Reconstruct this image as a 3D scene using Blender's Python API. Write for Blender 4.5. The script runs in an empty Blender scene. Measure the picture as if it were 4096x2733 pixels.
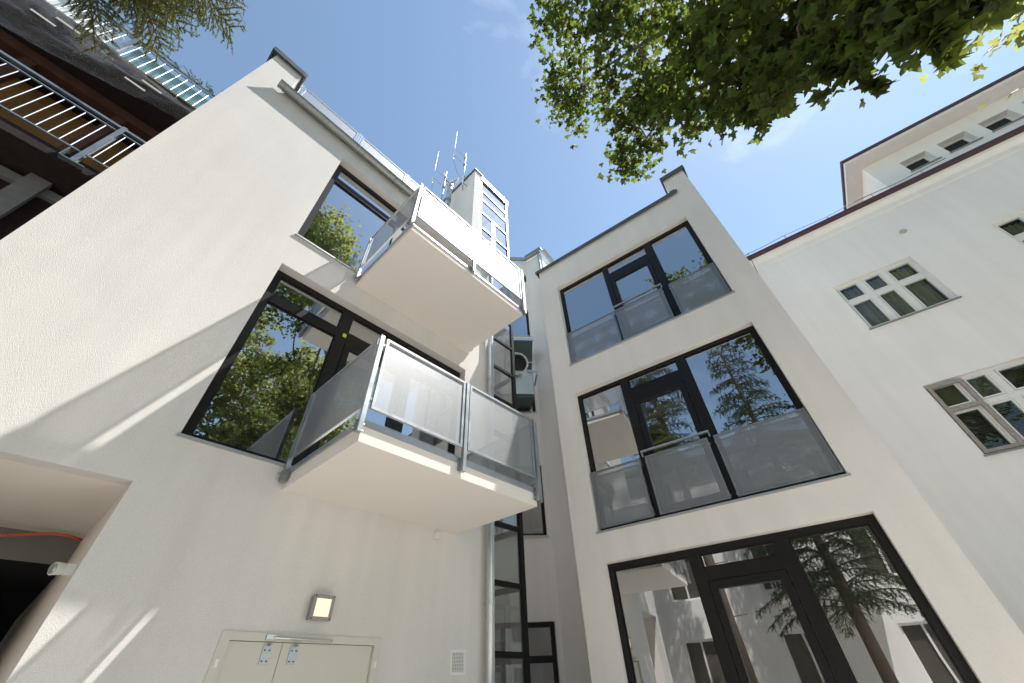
import bpy, bmesh, math, random
from mathutils import Vector, Matrix, noise

random.seed(11)
scene = bpy.context.scene
COL = scene.collection

# ------------------------------------------------------------------ camera
cam_data = bpy.data.cameras.new('camera')
cam = bpy.data.objects.new('camera', cam_data)
COL.objects.link(cam)
cr, cu, cf = Vector((.67773, -.73451, -.03432)), Vector((-.47442, -.47246, .74277)), Vector((.56179, .48712, .66866))
m = Matrix((cr, cu, -cf)).transposed().to_4x4()
m.translation = (0, 0, 1.6)
cam.matrix_world = m
cam_data.sensor_width = 36
cam_data.lens = 13.62
cam_data.clip_start = .02
cam_data.clip_end = 2000
scene.camera = cam

# ------------------------------------------------------------------ sky, sun, exposure
SUN = Vector((.3675, -.294, .882)).normalized()
world = bpy.data.worlds.new('World')
scene.world = world
world.use_nodes = True
wn, wl = world.node_tree.nodes, world.node_tree.links
wn.clear()
w_out = wn.new('ShaderNodeOutputWorld')
w_bg = wn.new('ShaderNodeBackground')
w_sky = wn.new('ShaderNodeTexSky')
w_sky.sky_type = 'NISHITA'
w_sky.sun_disc = False
w_sky.sun_elevation = math.asin(SUN.z)
w_sky.sun_rotation = math.atan2(SUN.x, SUN.y)
w_sky.altitude = 200
w_sky.air_density = 1.0
w_sky.dust_density = .15
w_sky.ozone_density = 1.0
w_bg.inputs['Strength'].default_value = .087
# thin fair-weather cloud veils, the same all round the sky
w_tc = wn.new('ShaderNodeTexCoord')
w_map = wn.new('ShaderNodeMapping')
w_map.inputs['Scale'].default_value = (1.0, 1.0, 1.6)
w_map.inputs['Location'].default_value = (3.1, 1.7, .4)
w_n = wn.new('ShaderNodeTexNoise')
w_n.inputs['Scale'].default_value = 3.2
w_n.inputs['Detail'].default_value = 8
w_n.inputs['Roughness'].default_value = .58
w_n.inputs['Distortion'].default_value = .35
w_r = wn.new('ShaderNodeValToRGB')
w_r.color_ramp.elements[0].position = .59
w_r.color_ramp.elements[0].color = (0, 0, 0, 1)
w_r.color_ramp.elements[1].position = .85
w_r.color_ramp.elements[1].color = (.38, .38, .38, 1)
w_m = wn.new('ShaderNodeMixRGB')
w_m.inputs['Color2'].default_value = (6.2, 6.6, 7.0, 1)
w_v = wn.new('ShaderNodeMixRGB')
w_v.blend_type = 'MULTIPLY'
w_v.inputs['Fac'].default_value = 1
w_v.inputs['Color2'].default_value = (1.03, 1.0, .87, 1)
wl.new(w_tc.outputs['Generated'], w_map.inputs['Vector'])
wl.new(w_map.outputs['Vector'], w_n.inputs['Vector'])
wl.new(w_n.outputs['Fac'], w_r.inputs['Fac'])
wl.new(w_r.outputs['Color'], w_m.inputs['Fac'])
wl.new(w_sky.outputs['Color'], w_v.inputs['Color1'])
wl.new(w_v.outputs['Color'], w_m.inputs['Color1'])
wl.new(w_m.outputs['Color'], w_bg.inputs['Color'])
wl.new(w_bg.outputs['Background'], w_out.inputs['Surface'])

sun_data = bpy.data.lights.new('sun', 'SUN')
sun_data.energy = 2.25
sun_data.angle = math.radians(.53)
sun_data.color = (1, .975, .935)
sun = bpy.data.objects.new('sun', sun_data)
COL.objects.link(sun)
sun.rotation_euler = SUN.to_track_quat('Z', 'Y').to_euler()
sun.location = SUN * 60

scene.view_settings.view_transform = 'Standard'
scene.view_settings.look = 'None'
scene.view_settings.gamma = 1
scene.view_settings.exposure = 1.62
scene.view_settings.use_curve_mapping = False
scene.cycles.max_bounces = 9
scene.cycles.diffuse_bounces = 5
scene.cycles.glossy_bounces = 4
scene.cycles.transparent_max_bounces = 16
scene.cycles.sample_clamp_indirect = 6

# ------------------------------------------------------------------ materials
def base_mat(name):
    mt = bpy.data.materials.new(name)
    mt.use_nodes = True
    nt = mt.node_tree
    return mt, nt, nt.nodes['Principled BSDF'], nt.nodes['Material Output']

def simple(name, col, rough=.6, metal=0, bump=0, bscale=80, var=0, vscale=3, spec=.5, coord='Object'):
    mt, nt, b, o = base_mat(name)
    b.inputs['Base Color'].default_value = (*col, 1)
    b.inputs['Roughness'].default_value = rough
    b.inputs['Metallic'].default_value = metal
    b.inputs['Specular IOR Level'].default_value = spec
    tc = nt.nodes.new('ShaderNodeTexCoord')
    if var:
        n = nt.nodes.new('ShaderNodeTexNoise'); n.inputs['Scale'].default_value = vscale; n.inputs['Detail'].default_value = 6
        n.inputs['Roughness'].default_value = .62
        r = nt.nodes.new('ShaderNodeMapRange'); r.inputs['From Min'].default_value = .3; r.inputs['From Max'].default_value = .7
        r.inputs['To Min'].default_value = 1 - var; r.inputs['To Max'].default_value = 1 + var
        mx = nt.nodes.new('ShaderNodeMixRGB'); mx.blend_type = 'MULTIPLY'; mx.inputs['Fac'].default_value = 1
        mx.inputs['Color1'].default_value = (*col, 1)
        nt.links.new(tc.outputs[coord], n.inputs['Vector']); nt.links.new(n.outputs['Fac'], r.inputs['Value'])
        nt.links.new(r.outputs['Result'], mx.inputs['Color2']); nt.links.new(mx.outputs['Color'], b.inputs['Base Color'])
        if metal:
            r2 = nt.nodes.new('ShaderNodeMapRange'); r2.inputs['To Min'].default_value = max(.05, rough - .12); r2.inputs['To Max'].default_value = rough + .15
            nt.links.new(n.outputs['Fac'], r2.inputs['Value']); nt.links.new(r2.outputs['Result'], b.inputs['Roughness'])
    if bump:
        n2 = nt.nodes.new('ShaderNodeTexNoise'); n2.inputs['Scale'].default_value = bscale; n2.inputs['Detail'].default_value = 4
        bp = nt.nodes.new('ShaderNodeBump'); bp.inputs['Strength'].default_value = bump; bp.inputs['Distance'].default_value = .01
        nt.links.new(tc.outputs[coord], n2.inputs['Vector']); nt.links.new(n2.outputs['Fac'], bp.inputs['Height'])
        nt.links.new(bp.outputs['Normal'], b.inputs['Normal'])
    return mt

def plaster(name, col, grain=1.0, blotch=.05, streak=.04):
    """fine scraped render: grain relief, faint trowel blotches, faint rain streaks"""
    mt, nt, b, o = base_mat(name)
    b.inputs['Roughness'].default_value = .93
    b.inputs['Specular IOR Level'].default_value = .2
    N = nt.nodes.new; K = nt.links.new
    tc = N('ShaderNodeTexCoord')
    n1 = N('ShaderNodeTexNoise'); n1.inputs['Scale'].default_value = .55; n1.inputs['Detail'].default_value = 7; n1.inputs['Roughness'].default_value = .65
    mp = N('ShaderNodeMapping'); mp.inputs['Scale'].default_value = (5, 5, .35)
    n2 = N('ShaderNodeTexNoise'); n2.inputs['Scale'].default_value = 1.0; n2.inputs['Detail'].default_value = 5
    n3 = N('ShaderNodeTexNoise'); n3.inputs['Scale'].default_value = 150; n3.inputs['Detail'].default_value = 3; n3.inputs['Roughness'].default_value = .6
    n4 = N('ShaderNodeTexVoronoi'); n4.inputs['Scale'].default_value = 230
    K(tc.outputs['Object'], n1.inputs['Vector']); K(tc.outputs['Object'], mp.inputs['Vector']); K(mp.outputs['Vector'], n2.inputs['Vector'])
    K(tc.outputs['Object'], n3.inputs['Vector']); K(tc.outputs['Object'], n4.inputs['Vector'])
    def rng(src, lo, hi):
        r = N('ShaderNodeMapRange'); r.inputs['From Min'].default_value = .3; r.inputs['From Max'].default_value = .7
        r.inputs['To Min'].default_value = lo; r.inputs['To Max'].default_value = hi; K(src, r.inputs['Value']); return r.outputs['Result']
    def mul(a, bb):
        q = N('ShaderNodeMath'); q.operation = 'MULTIPLY'; K(a, q.inputs[0]); K(bb, q.inputs[1]); return q.outputs[0]
    f = mul(mul(rng(n1.outputs['Fac'], 1 - blotch, 1 + blotch), rng(n2.outputs['Fac'], 1 - streak, 1 + streak * .5)), rng(n3.outputs['Fac'], .94, 1.05))
    mx = N('ShaderNodeMixRGB'); mx.blend_type = 'MULTIPLY'; mx.inputs['Fac'].default_value = 1; mx.inputs['Color1'].default_value = (*col, 1)
    K(f, mx.inputs['Color2']); K(mx.outputs['Color'], b.inputs['Base Color'])
    ad = N('ShaderNodeMath'); ad.operation = 'MULTIPLY_ADD'; ad.inputs[1].default_value = .5
    K(n4.outputs['Distance'], ad.inputs[0]); K(n3.outputs['Fac'], ad.inputs[2])
    bp = N('ShaderNodeBump'); bp.inputs['Strength'].default_value = .55 * grain; bp.inputs['Distance'].default_value = .006
    bl = N('ShaderNodeBump'); bl.inputs['Strength'].default_value = .10; bl.inputs['Distance'].default_value = .02
    K(n1.outputs['Fac'], bl.inputs['Height']); K(bl.outputs['Normal'], bp.inputs['Normal'])
    K(ad.outputs[0], bp.inputs['Height']); K(bp.outputs['Normal'], b.inputs['Normal'])
    return mt

def glass(name, tint=(.8, .84, .82), ior=2.0, wav=.0025, gain=4.0):
    mt = bpy.data.materials.new(name); mt.use_nodes = True
    nt = mt.node_tree; nt.nodes.clear(); N = nt.nodes.new; K = nt.links.new
    o = N('ShaderNodeOutputMaterial'); mix = N('ShaderNodeMixShader'); tr = N('ShaderNodeBsdfTransparent'); gl = N('ShaderNodeBsdfGlossy')
    fr = N('ShaderNodeFresnel'); fr.inputs['IOR'].default_value = ior
    tr.inputs['Color'].default_value = (*tint, 1); gl.inputs['Roughness'].default_value = .0; gl.inputs['Color'].default_value = (.95, .97, 1, 1)
    tc = N('ShaderNodeTexCoord'); n = N('ShaderNodeTexNoise'); n.inputs['Scale'].default_value = 1.4; n.inputs['Detail'].default_value = 1
    bp = N('ShaderNodeBump'); bp.inputs['Strength'].default_value = .6; bp.inputs['Distance'].default_value = wav
    K(tc.outputs['Object'], n.inputs['Vector']); K(n.outputs['Fac'], bp.inputs['Height']); K(bp.outputs['Normal'], gl.inputs['Normal'])
    geo = N('ShaderNodeNewGeometry'); inv = N('ShaderNodeMath'); inv.operation = 'SUBTRACT'; inv.inputs[0].default_value = 1
    mu = N('ShaderNodeMath'); mu.operation = 'MULTIPLY'
    K(geo.outputs['Backfacing'], inv.inputs[1]); K(inv.outputs[0], mu.inputs[0]); K(fr.outputs['Fac'], mu.inputs[1])
    mu2 = N('ShaderNodeMath'); mu2.operation = 'MULTIPLY'; mu2.inputs[1].default_value = gain; mu2.use_clamp = True
    K(mu.outputs[0], mu2.inputs[0])
    K(mu2.outputs[0], mix.inputs['Fac']); K(tr.outputs[0], mix.inputs[1]); K(gl.outputs[0], mix.inputs[2]); K(mix.outputs[0], o.inputs['Surface'])
    return mt

def perforated(name, col, pitch=.017, radius=.0056, rough=.42, metal=.85):
    """sheet metal with a staggered grid of round punched holes, laid out in metres by UV"""
    mt, nt, b, o = base_mat(name)
    b.inputs['Base Color'].default_value = (*col, 1); b.inputs['Metallic'].default_value = metal; b.inputs['Roughness'].default_value = rough
    N = nt.nodes.new; K = nt.links.new
    uv = N('ShaderNodeUVMap'); sep = N('ShaderNodeSeparateXYZ'); K(uv.outputs['UV'], sep.inputs[0])
    s3 = math.sqrt(3)
    def M(op, a, bb=None, c=None):
        q = N('ShaderNodeMath'); q.operation = op
        for i, v in enumerate((a, bb, c)):
            if v is None: continue
            if isinstance(v, (int, float)): q.inputs[i].default_value = v
            else: K(v, q.inputs[i])
        return q.outputs[0]
    x = M('DIVIDE', sep.outputs[0], pitch); y = M('DIVIDE', sep.outputs[1], pitch * s3)
    def d(off):
        fx = M('SUBTRACT', M('FRACT', M('ADD', x, off)), .5); fy = M('MULTIPLY', M('SUBTRACT', M('FRACT', M('ADD', y, off)), .5), s3)
        return M('ADD', M('MULTIPLY', fx, fx), M('MULTIPLY', fy, fy))
    hole = M('LESS_THAN', M('MINIMUM', d(0.0), d(.5)), (radius / pitch) ** 2)
    tr = N('ShaderNodeBsdfTransparent'); mix = N('ShaderNodeMixShader')
    K(hole, mix.inputs['Fac']); K(b.outputs[0], mix.inputs[1]); K(tr.outputs[0], mix.inputs[2]); K(mix.outputs[0], o.inputs['Surface'])
    return mt

def leafmat(name, col, trans, var=.35, tw=.55):
    mt, nt, b, o = base_mat(name)
    N = nt.nodes.new; K = nt.links.new
    b.inputs['Roughness'].default_value = .55; b.inputs['Specular IOR Level'].default_value = .3
    geo = N('ShaderNodeNewGeometry'); hs = N('ShaderNodeHueSaturation'); hs.inputs['Color'].default_value = (*col, 1)
    ht = N('ShaderNodeHueSaturation'); ht.inputs['Color'].default_value = (*trans, 1)
    r = N('ShaderNodeMapRange'); r.inputs['To Min'].default_value = 1 - var; r.inputs['To Max'].default_value = 1 + var
    r2 = N('ShaderNodeMapRange'); r2.inputs['To Min'].default_value = .475; r2.inputs['To Max'].default_value = .52
    K(geo.outputs['Random Per Island'], r.inputs['Value']); K(geo.outputs['Random Per Island'], r2.inputs['Value'])
    for h in (hs, ht): K(r.outputs['Result'], h.inputs['Value']); K(r2.outputs['Result'], h.inputs['Hue'])
    tl = N('ShaderNodeBsdfTranslucent'); mix = N('ShaderNodeMixShader'); mix.inputs['Fac'].default_value = tw
    K(hs.outputs['Color'], b.inputs['Base Color']); K(ht.outputs['Color'], tl.inputs['Color'])
    K(b.outputs[0], mix.inputs[1]); K(tl.outputs[0], mix.inputs[2]); K(mix.outputs[0], o.inputs['Surface'])
    return mt

def netmat(name):
    mt, nt, b, o = base_mat(name)
    N = nt.nodes.new; K = nt.links.new
    b.inputs['Base Color'].default_value = (.16, .15, .15, 1); b.inputs['Roughness'].default_value = .4
    tc = N('ShaderNodeTexCoord'); w = N('ShaderNodeTexWave'); w.wave_type = 'BANDS'; w.bands_direction = 'Z'; w.inputs['Scale'].default_value = 22; w.inputs['Distortion'].default_value = 1.2
    w.inputs['Detail'].default_value = 2
    n = N('ShaderNodeTexNoise'); n.inputs['Scale'].default_value = 60
    mp_ = N('ShaderNodeMapping'); mp_.inputs['Scale'].default_value = (.06, .3, 1.0); mp_.inputs['Rotation'].default_value = (0, .12, 0)
    K(tc.outputs['Object'], w.inputs['Vector']); K(tc.outputs['Object'], mp_.inputs['Vector']); K(mp_.outputs['Vector'], n.inputs['Vector'])
    mu = N('ShaderNodeMath'); mu.operation = 'MULTIPLY'; K(w.outputs['Fac'], mu.inputs[0]); K(n.outputs['Fac'], mu.inputs[1])
    r = N('ShaderNodeMapRange'); r.inputs['To Min'].default_value = .18; r.inputs['To Max'].default_value = .95; K(mu.outputs[0], r.inputs['Value'])
    tr = N('ShaderNodeBsdfTransparent'); mix = N('ShaderNodeMixShader')
    K(r.outputs['Result'], mix.inputs['Fac']); K(tr.outputs[0], mix.inputs[1]); K(b.outputs[0], mix.inputs[2]); K(mix.outputs[0], o.inputs['Surface'])
    return mt

def emis(name, col, strength):
    mt, nt, b, o = base_mat(name)
    b.inputs['Base Color'].default_value = (.9, .88, .82, 1)
    b.inputs['Emission Color'].default_value = (*col, 1); b.inputs['Emission Strength'].default_value = strength
    return mt

M = {
    'plaster': plaster('white_render', (.73, .695, .655), 1.0),
    'plaster_r': plaster('white_render_smooth', (.89, .835, .775), .6),
    'plaster_old': plaster('old_white_render', (.895, .855, .815), .45, .03, .04),
    'soffit': plaster('soffit_render', (.85, .79, .72), .6, .02, .0),
    'beam_shade_grey': plaster('shade_grey_render', (.20, .195, .185), .5),  # passage shade put into the beam's colour
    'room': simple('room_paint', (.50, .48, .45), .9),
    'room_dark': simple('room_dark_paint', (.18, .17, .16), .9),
    'black': simple('unlit_black', (.012, .012, .014), .95),  # black put in for the darkness of unlit voids and gaps
    'frame': simple('dark_window_frame', (.011, .0095, .0095), .36, spec=.3),
    'steel': simple('galvanised_steel', (.47, .49, .50), .42, .9, var=.12, vscale=9),
    'steel_dark': simple('dark_galvanised_steel', (.30, .32, .33), .45, .85, var=.14, vscale=8),
    'zinc': simple('grey_zinc_sheet', (.34, .345, .33), .38, .85, var=.12, vscale=5),
    'coping': simple('dark_sheet_coping', (.13, .135, .13), .45, .6, var=.12, vscale=6),
    'pipe': simple('galvanised_pipe', (.56, .58, .58), .33, .95, var=.08, vscale=6),
    'alu': simple('aluminium', (.62, .64, .65), .35, .9),
    'sill': simple('sill_sheet', (.50, .52, .53), .4, .8),
    'perf': perforated('perforated_steel', (.50, .505, .505), .012, .0043, rough=.5),
    'perf_dark': perforated('perforated_grey_steel', (.47, .49, .51), .012, .0046, metal=.6, rough=.5),
    'glass': glass('window_glass'),
    'glass_clear': glass('clear_shaft_glass', (.9, .93, .92), 1.7),
    'glass_old': glass('old_window_glass', (.7, .73, .7), 1.6, .006, 1.1),
    'white_frame': simple('white_painted_wood', (.80, .79, .75), .45, var=.04, vscale=12),
    'wood_grey': simple('weathered_sash_paint', (.33, .29, .26), .6, var=.2, vscale=14),
    'door': simple('cream_door_paint', (.63, .60, .52), .45, var=.02, vscale=2),
    'curtain': simple('net_curtain', (.50, .50, .47), .9),
    'blind': simple('olive_blind', (.30, .30, .20), .7),
    'maroon': simple('maroon_gutter_paint', (.075, .028, .032), .45, var=.15),
    'concrete': simple('concrete', (.20, .20, .185), .9, bump=.5, bscale=30, var=.2, vscale=4),
    'brick_shaded': simple('shaded_dark_brick', (.022, .011, .009), .95, bump=.5, bscale=40, var=.35, vscale=7),  # dark brick, blackened further with the shade under the balconies
    'ochre': simple('ochre_render', (.25, .13, .04), .9, bump=.3, bscale=90, var=.08),
    'timber': simple('brown_timber', (.09, .036, .022), .8, bump=.3, bscale=30, var=.3, vscale=5),
    'board': simple('mossy_board', (.11, .095, .05), .9, bump=.4, bscale=25, var=.5, vscale=9),
    'net': netmat('debris_netting'),
    'teal': simple('teal_frosted_glass', (.22, .36, .38), .35, var=.15, vscale=2),
    'white_sheet': simple('white_sheet', (.72, .72, .69), .6, var=.05),
    'plastic': simple('white_plastic', (.80, .79, .76), .35),
    'lamp_body': simple('grey_lamp_housing', (.32, .305, .28), .5, .3),
    'lamp_glow': emis('lit_diffuser', (1.0, .50, .26), .34),
    'screw': simple('dark_screw', (.05, .05, .05), .4, .8),
    'orange': simple('orange_conduit', (.65, .12, .04), .5),
    'sticker': simple('lime_sticker', (.55, .70, .06), .6),
    'black_rubber': simple('black_cable', (.015, .015, .015), .6),
    'dish': simple('dish_white', (.72, .73, .73), .4),
    'duct': simple('duct_green_grey', (.55, .60, .57), .4, .5, var=.06, vscale=3),
    'duct_dark': simple('dark_green_sheet', (.07, .095, .085), .45, .4, var=.15),
    'paving': simple('beige_paving', (.68, .645, .59), .9, bump=.3, bscale=20, var=.12, vscale=1.5),
    'bark': simple('plane_bark', (.17, .135, .10), .9, bump=.6, bscale=14, var=.4, vscale=4),
    'bark_s': simple('spruce_bark', (.14, .10, .075), .95, bump=.8, bscale=25, var=.35, vscale=6),
    'leaf': leafmat('plane_leaf', (.04, .06, .014), (.18, .22, .03), .65, .5),
    'leaf_far_lit': leafmat('brightened_crown_leaf', (.07, .085, .028), (.44, .45, .12), .4, .65),  # paler leaf copy, light put into its colour to brighten mirrored crowns
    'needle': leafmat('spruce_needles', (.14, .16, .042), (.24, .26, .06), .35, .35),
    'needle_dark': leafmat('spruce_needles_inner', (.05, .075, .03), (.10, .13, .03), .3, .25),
    'pane_brown': simple('brown_shaded_glass', (.10, .085, .07), .2),
    'pane_dark': simple('dark_insect_screen', (.012, .012, .013), .5),
    'roof': simple('roof_sheet', (.16, .10, .085), .7, var=.2),
    'stain': simple('pale_spot', (.5, .46, .4), .8),
}

# ------------------------------------------------------------------ mesh helpers
class Frame:
    """a wall's own axes: u along it, d into it, z up"""
    def __init__(s, o, u, d): s.o, s.u, s.d = Vector(o), Vector(u), Vector(d)
    def p(s, u, d, z): return s.o + s.u * u + s.d * d + Vector((0, 0, z))

LWALL = Frame((0, 4.17, 0), (1, 0, 0), (0, 1, 0))
aR = math.radians(96.424); nR = Vector((math.sin(aR), -math.cos(aR), 0)); dR = Vector((math.cos(aR), math.sin(aR), 0))
RWALL = Frame(nR * 5.655, dR, nR)
aB = math.radians(96.742); nB = Vector((math.sin(aB), -math.cos(aB), 0)); dB = Vector((math.cos(aB), math.sin(aB), 0))
BWALL = Frame(nB * 10.6, dB, nB)
aN = math.radians(-42.84); nN = Vector((-math.sin(aN), math.cos(aN), 0)); dN = Vector((math.cos(aN), math.sin(aN), 0))
NWALL = Frame(nN * 9.4, dN, nN)
TWALL = Frame((0, 4.6, 0), (1, 0, 0), (0, 1, 0))
CWALL = Frame((0, 7.0, 0), (1, 0, 0), (0, 1, 0))
WORLDF = Frame((0, 0, 0), (1, 0, 0), (0, 1, 0))

BASE = {}

class MB:
    def __init__(s): s.v, s.f, s.uv = [], [], []
    def add(s, vs, fs, uvs=None):
        n = len(s.v); s.v += [tuple(v) for v in vs]; s.f += [tuple(i + n for i in f) for f in fs]
        if uvs: s.uv += uvs
        return s
    def quad(s, a, b, c, d): return s.add((a, b, c, d), [(0, 1, 2, 3)])
    def box(s, F, u0, u1, d0, d1, z0, z1, skip=()):
        P = [F.p(u, d, z) for z in (z0, z1) for d in (d0, d1) for u in (u0, u1)]
        fs = {'bot': (0, 2, 3, 1), 'top': (4, 5, 7, 6), 'front': (0, 1, 5, 4), 'back': (2, 6, 7, 3), 'u0': (0, 4, 6, 2), 'u1': (1, 3, 7, 5)}
        return s.add(P, [v for k, v in fs.items() if k not in skip])
    def ring(s, F, u0, u1, z0, z1, w, d0, d1, wb=None):
        """four members of a rectangular frame, butted, non-overlapping"""
        wb = w if wb is None else wb
        s.box(F, u0, u0 + w, d0, d1, z0, z1); s.box(F, u1 - w, u1, d0, d1, z0, z1)
        s.box(F, u0 + w, u1 - w, d0, d1, z0, z0 + wb); s.box(F, u0 + w, u1 - w, d0, d1, z1 - w, z1)
        return s
    def tube(s, pts, r, n=8, cap=True):
        pts = [Vector(p) for p in pts]
        rs = r if isinstance(r, (list, tuple)) else [r] * len(pts)
        rings = []
        prev = None
        for i, p in enumerate(pts):
            t = (pts[min(i + 1, len(pts) - 1)] - pts[max(i - 1, 0)]).normalized()
            if prev is None:
                a = t.cross(Vector((0, 0, 1)))
                if a.length < .05: a = t.cross(Vector((1, 0, 0)))
            else:
                a = prev - t * prev.dot(t)
            a.normalize(); prev = a; b = t.cross(a)
            rings.append([p + (a * math.cos(k * 2 * math.pi / n) + b * math.sin(k * 2 * math.pi / n)) * rs[i] for k in range(n)])
        vs = [v for g in rings for v in g]; fs = []
        for i in range(len(rings) - 1):
            for k in range(n):
                fs.append((i * n + k, i * n + (k + 1) % n, (i + 1) * n + (k + 1) % n, (i + 1) * n + k))
        if cap:
            fs.append(tuple(range(n - 1, -1, -1))); fs.append(tuple((len(rings) - 1) * n + k for k in range(n)))
        return s.add(vs, fs)
    def wall(s, F, u0, u1, z0, z1, holes, depth, d=0):
        us = sorted({u0, u1, *[h[i] for h in holes for i in (0, 1)]}); zs = sorted({z0, z1, *[h[i] for h in holes for i in (2, 3)]})
        us = [u for u in us if u0 <= u <= u1]; zs = [z for z in zs if z0 <= z <= z1]
        for a, b in zip(us, us[1:]):
            for c, e in zip(zs, zs[1:]):
                mu, mz = (a + b) / 2, (c + e) / 2
                if any(h[0] < mu < h[1] and h[2] < mz < h[3] for h in holes): continue
                s.quad(F.p(a, d, c), F.p(b, d, c), F.p(b, d, e), F.p(a, d, e))
        for a, b, c, e in holes:
            D = d + depth
            s.quad(F.p(a, d, c), F.p(a, D, c), F.p(a, D, e), F.p(a, d, e)); s.quad(F.p(b, d, c), F.p(b, d, e), F.p(b, D, e), F.p(b, D, c))
            s.quad(F.p(a, d, e), F.p(a, D, e), F.p(b, D, e), F.p(b, d, e)); s.quad(F.p(a, d, c), F.p(b, d, c), F.p(b, D, c), F.p(a, D, c))
        return s
    def room(s, F, u0, u1, d0, d1, z0, z1): return s.box(F, u0, u1, d0, d1, z0, z1, skip=('front',))
    def build(s, name, mat, parent=None, smooth=False, label=None, category=None, group=None, kind=None, normals=True):
        me = bpy.data.meshes.new(name); me.from_pydata(s.v, [], s.f)
        if s.uv:
            l = me.uv_layers.new(name='UVMap'); l.data.foreach_set('uv', [c for t in s.uv for c in t])
        me.materials.append(M[mat])
        if normals and not s.uv:
            bm = bmesh.new(); bm.from_mesh(me); bmesh.ops.recalc_face_normals(bm, faces=bm.faces); bm.to_mesh(me); bm.free()
        if smooth: me.polygons.foreach_set('use_smooth', [True] * len(me.polygons))
        me.update()
        o = bpy.data.objects.new(name, me); COL.objects.link(o)
        BASE[o.name] = Vector((0, 0, 0))
        if parent is not None:
            o.parent = parent; o.location = -BASE[parent.name]
        tag(o, label, category, group, kind)
        return o

def tag(o, label=None, category=None, group=None, kind=None):
    if label: o['label'] = label
    if category: o['category'] = category
    if group: o['group'] = group
    if kind: o['kind'] = kind
    return o

def thing(name, loc, label, category, group=None):
    e = bpy.data.objects.new(name, None); e.empty_display_size = .2
    e.location = loc; COL.objects.link(e); BASE[e.name] = Vector(loc)
    return tag(e, label, category, group)

def perf_sheet(F, u0, u1, d, z0, z1, along='u'):
    """a 2 mm perforated sheet with metric UVs; along='d' runs it into the wall instead"""
    mb = MB(); t = .001
    for sgn in (-1, 1):
        if along == 'u': P = [F.p(u0, d + sgn * t, z0), F.p(u1, d + sgn * t, z0), F.p(u1, d + sgn * t, z1), F.p(u0, d + sgn * t, z1)]
        else: P = [F.p(d + sgn * t, u0, z0), F.p(d + sgn * t, u1, z0), F.p(d + sgn * t, u1, z1), F.p(d + sgn * t, u0, z1)]
        mb.add(P, [(0, 1, 2, 3)], [(u0, z0), (u1, z0), (u1, z1), (u0, z1)])
    return mb

# ------------------------------------------------------------------ ground
g = MB(); n = 8
g.quad((-400, -400, 0), (400, -400, 0), (400, 400, 0), (-400, 400, 0)).build('ground', 'paving', kind='structure')

# ------------------------------------------------------------------ window builder
def window(par, F, u0, u1, z0, z1, depth, mulls=(), transoms=(), doors=(), fw=.075, mat='frame', gl='glass', sill='sill', sash=.0, label=None, sill_out=.03):
    """outer frame is the part; mullions, transoms, sashes, panes and sill its pieces. columns are numbered from u0"""
    d0, d1 = depth, depth + .075
    w = MB().ring(F, u0, u1, z0, z1, fw, d0, d1).build('window', mat, par, label=label)
    edges = [u0 + fw]
    for a, b in mulls:
        MB().box(F, a, b, d0 - .006, d1, z0 + fw, z1 - fw).build('mullion', mat, w); edges += [a, b]
    edges.append(u1 - fw)
    cols = list(zip(edges[0::2], edges[1::2]))
    for ci, (a, b) in enumerate(cols):
        tz = [t for t in transoms if t[2] is None or ci in t[2]]
        zz = [z0 + fw]
        for t in tz:
            MB().box(F, a, b, d0 - .003, d1, t[0], t[1]).build('transom', mat, w); zz += [t[0], t[1]]
        zz.append(z1 - fw)
        rows = list(zip(zz[0::2], zz[1::2]))
        for ri, (c, e) in enumerate(rows):
            sw = sash
            if ci in doors and ri == 0: sw = .085
            if sw:
                MB().ring(F, a + .008, b - .008, c + .008, e - .008, sw, d0 - .012, d1 - .01).build('sash', mat, w)
            else:
                MB().ring(F, a, b, c, e, .016, d0 + .022, d0 + .05).build('glazing_bead', mat, w)
            s2 = sw + .004 if sw else .010
            MB().box(F, a + s2, b - s2, d0 + .03, d0 + .042, c + s2, e - s2).build('pane', gl, w)
    if sill:
        MB().box(F, u0 - .02, u1 + .02, -sill_out, depth + .01, z0 - .03, z0 - .006).build('sill', sill, w)
    return w

# ------------------------------------------------------------------ left wing
LW = thing('apartment_wing', (1.4, 6, 0), 'white rendered apartment wing on the left with two balconies and a roof gutter', 'building')
WA = (.32, 3.52, 3.37, 5.833); WB = (.295, 3.52, 6.47, 8.98)
PASS = (-1.25, .21, 0.0, 2.92); DOOR = (1.23, 2.65, 0.0, 2.02)
mb = MB().wall(LWALL, -1.43, 4.23, 0, 9.47, [WA, WB, DOOR], .14) if False else MB()
mb.wall(LWALL, -1.43, 4.23, 0, 9.47, [WA, WB, PASS, DOOR], .14)
# pier over the roof line at the far left, then the sides, roof and back of the wing
mb.wall(LWALL, -1.43, -.96, 9.47, 10.5, [], 0)
F = LWALL
mb.quad(F.p(-.96, 0, 9.47), F.p(-.96, 4.5, 9.47), F.p(-.96, 4.5, 10.5), F.p(-.96, 0, 10.5))
mb.quad(F.p(-1.43, 0, 0), F.p(-1.43, 8, 0), F.p(-1.43, 8, 10.5), F.p(-1.43, 0, 10.5))
mb.quad(F.p(-1.43, 0, 10.5), F.p(-.96, 0, 10.5), F.p(-.96, 4.5, 10.5), F.p(-1.43, 4.5, 10.5))
mb.quad(F.p(4.23, 0, 0), F.p(4.23, .42, 0), F.p(4.23, .42, 9.47), F.p(4.23, 0, 9.47))
mb.quad(F.p(-1.43, 8, 0), F.p(4.23, 8, 0), F.p(4.23, 8, 9.47), F.p(-1.43, 8, 9.47))
mb.quad(F.p(-.96, 0, 9.47), F.p(4.23, 0, 9.47), F.p(4.23, 8, 9.47), F.p(-.96, 8, 9.47))
mb.build('wall', 'plaster', LW)
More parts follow.
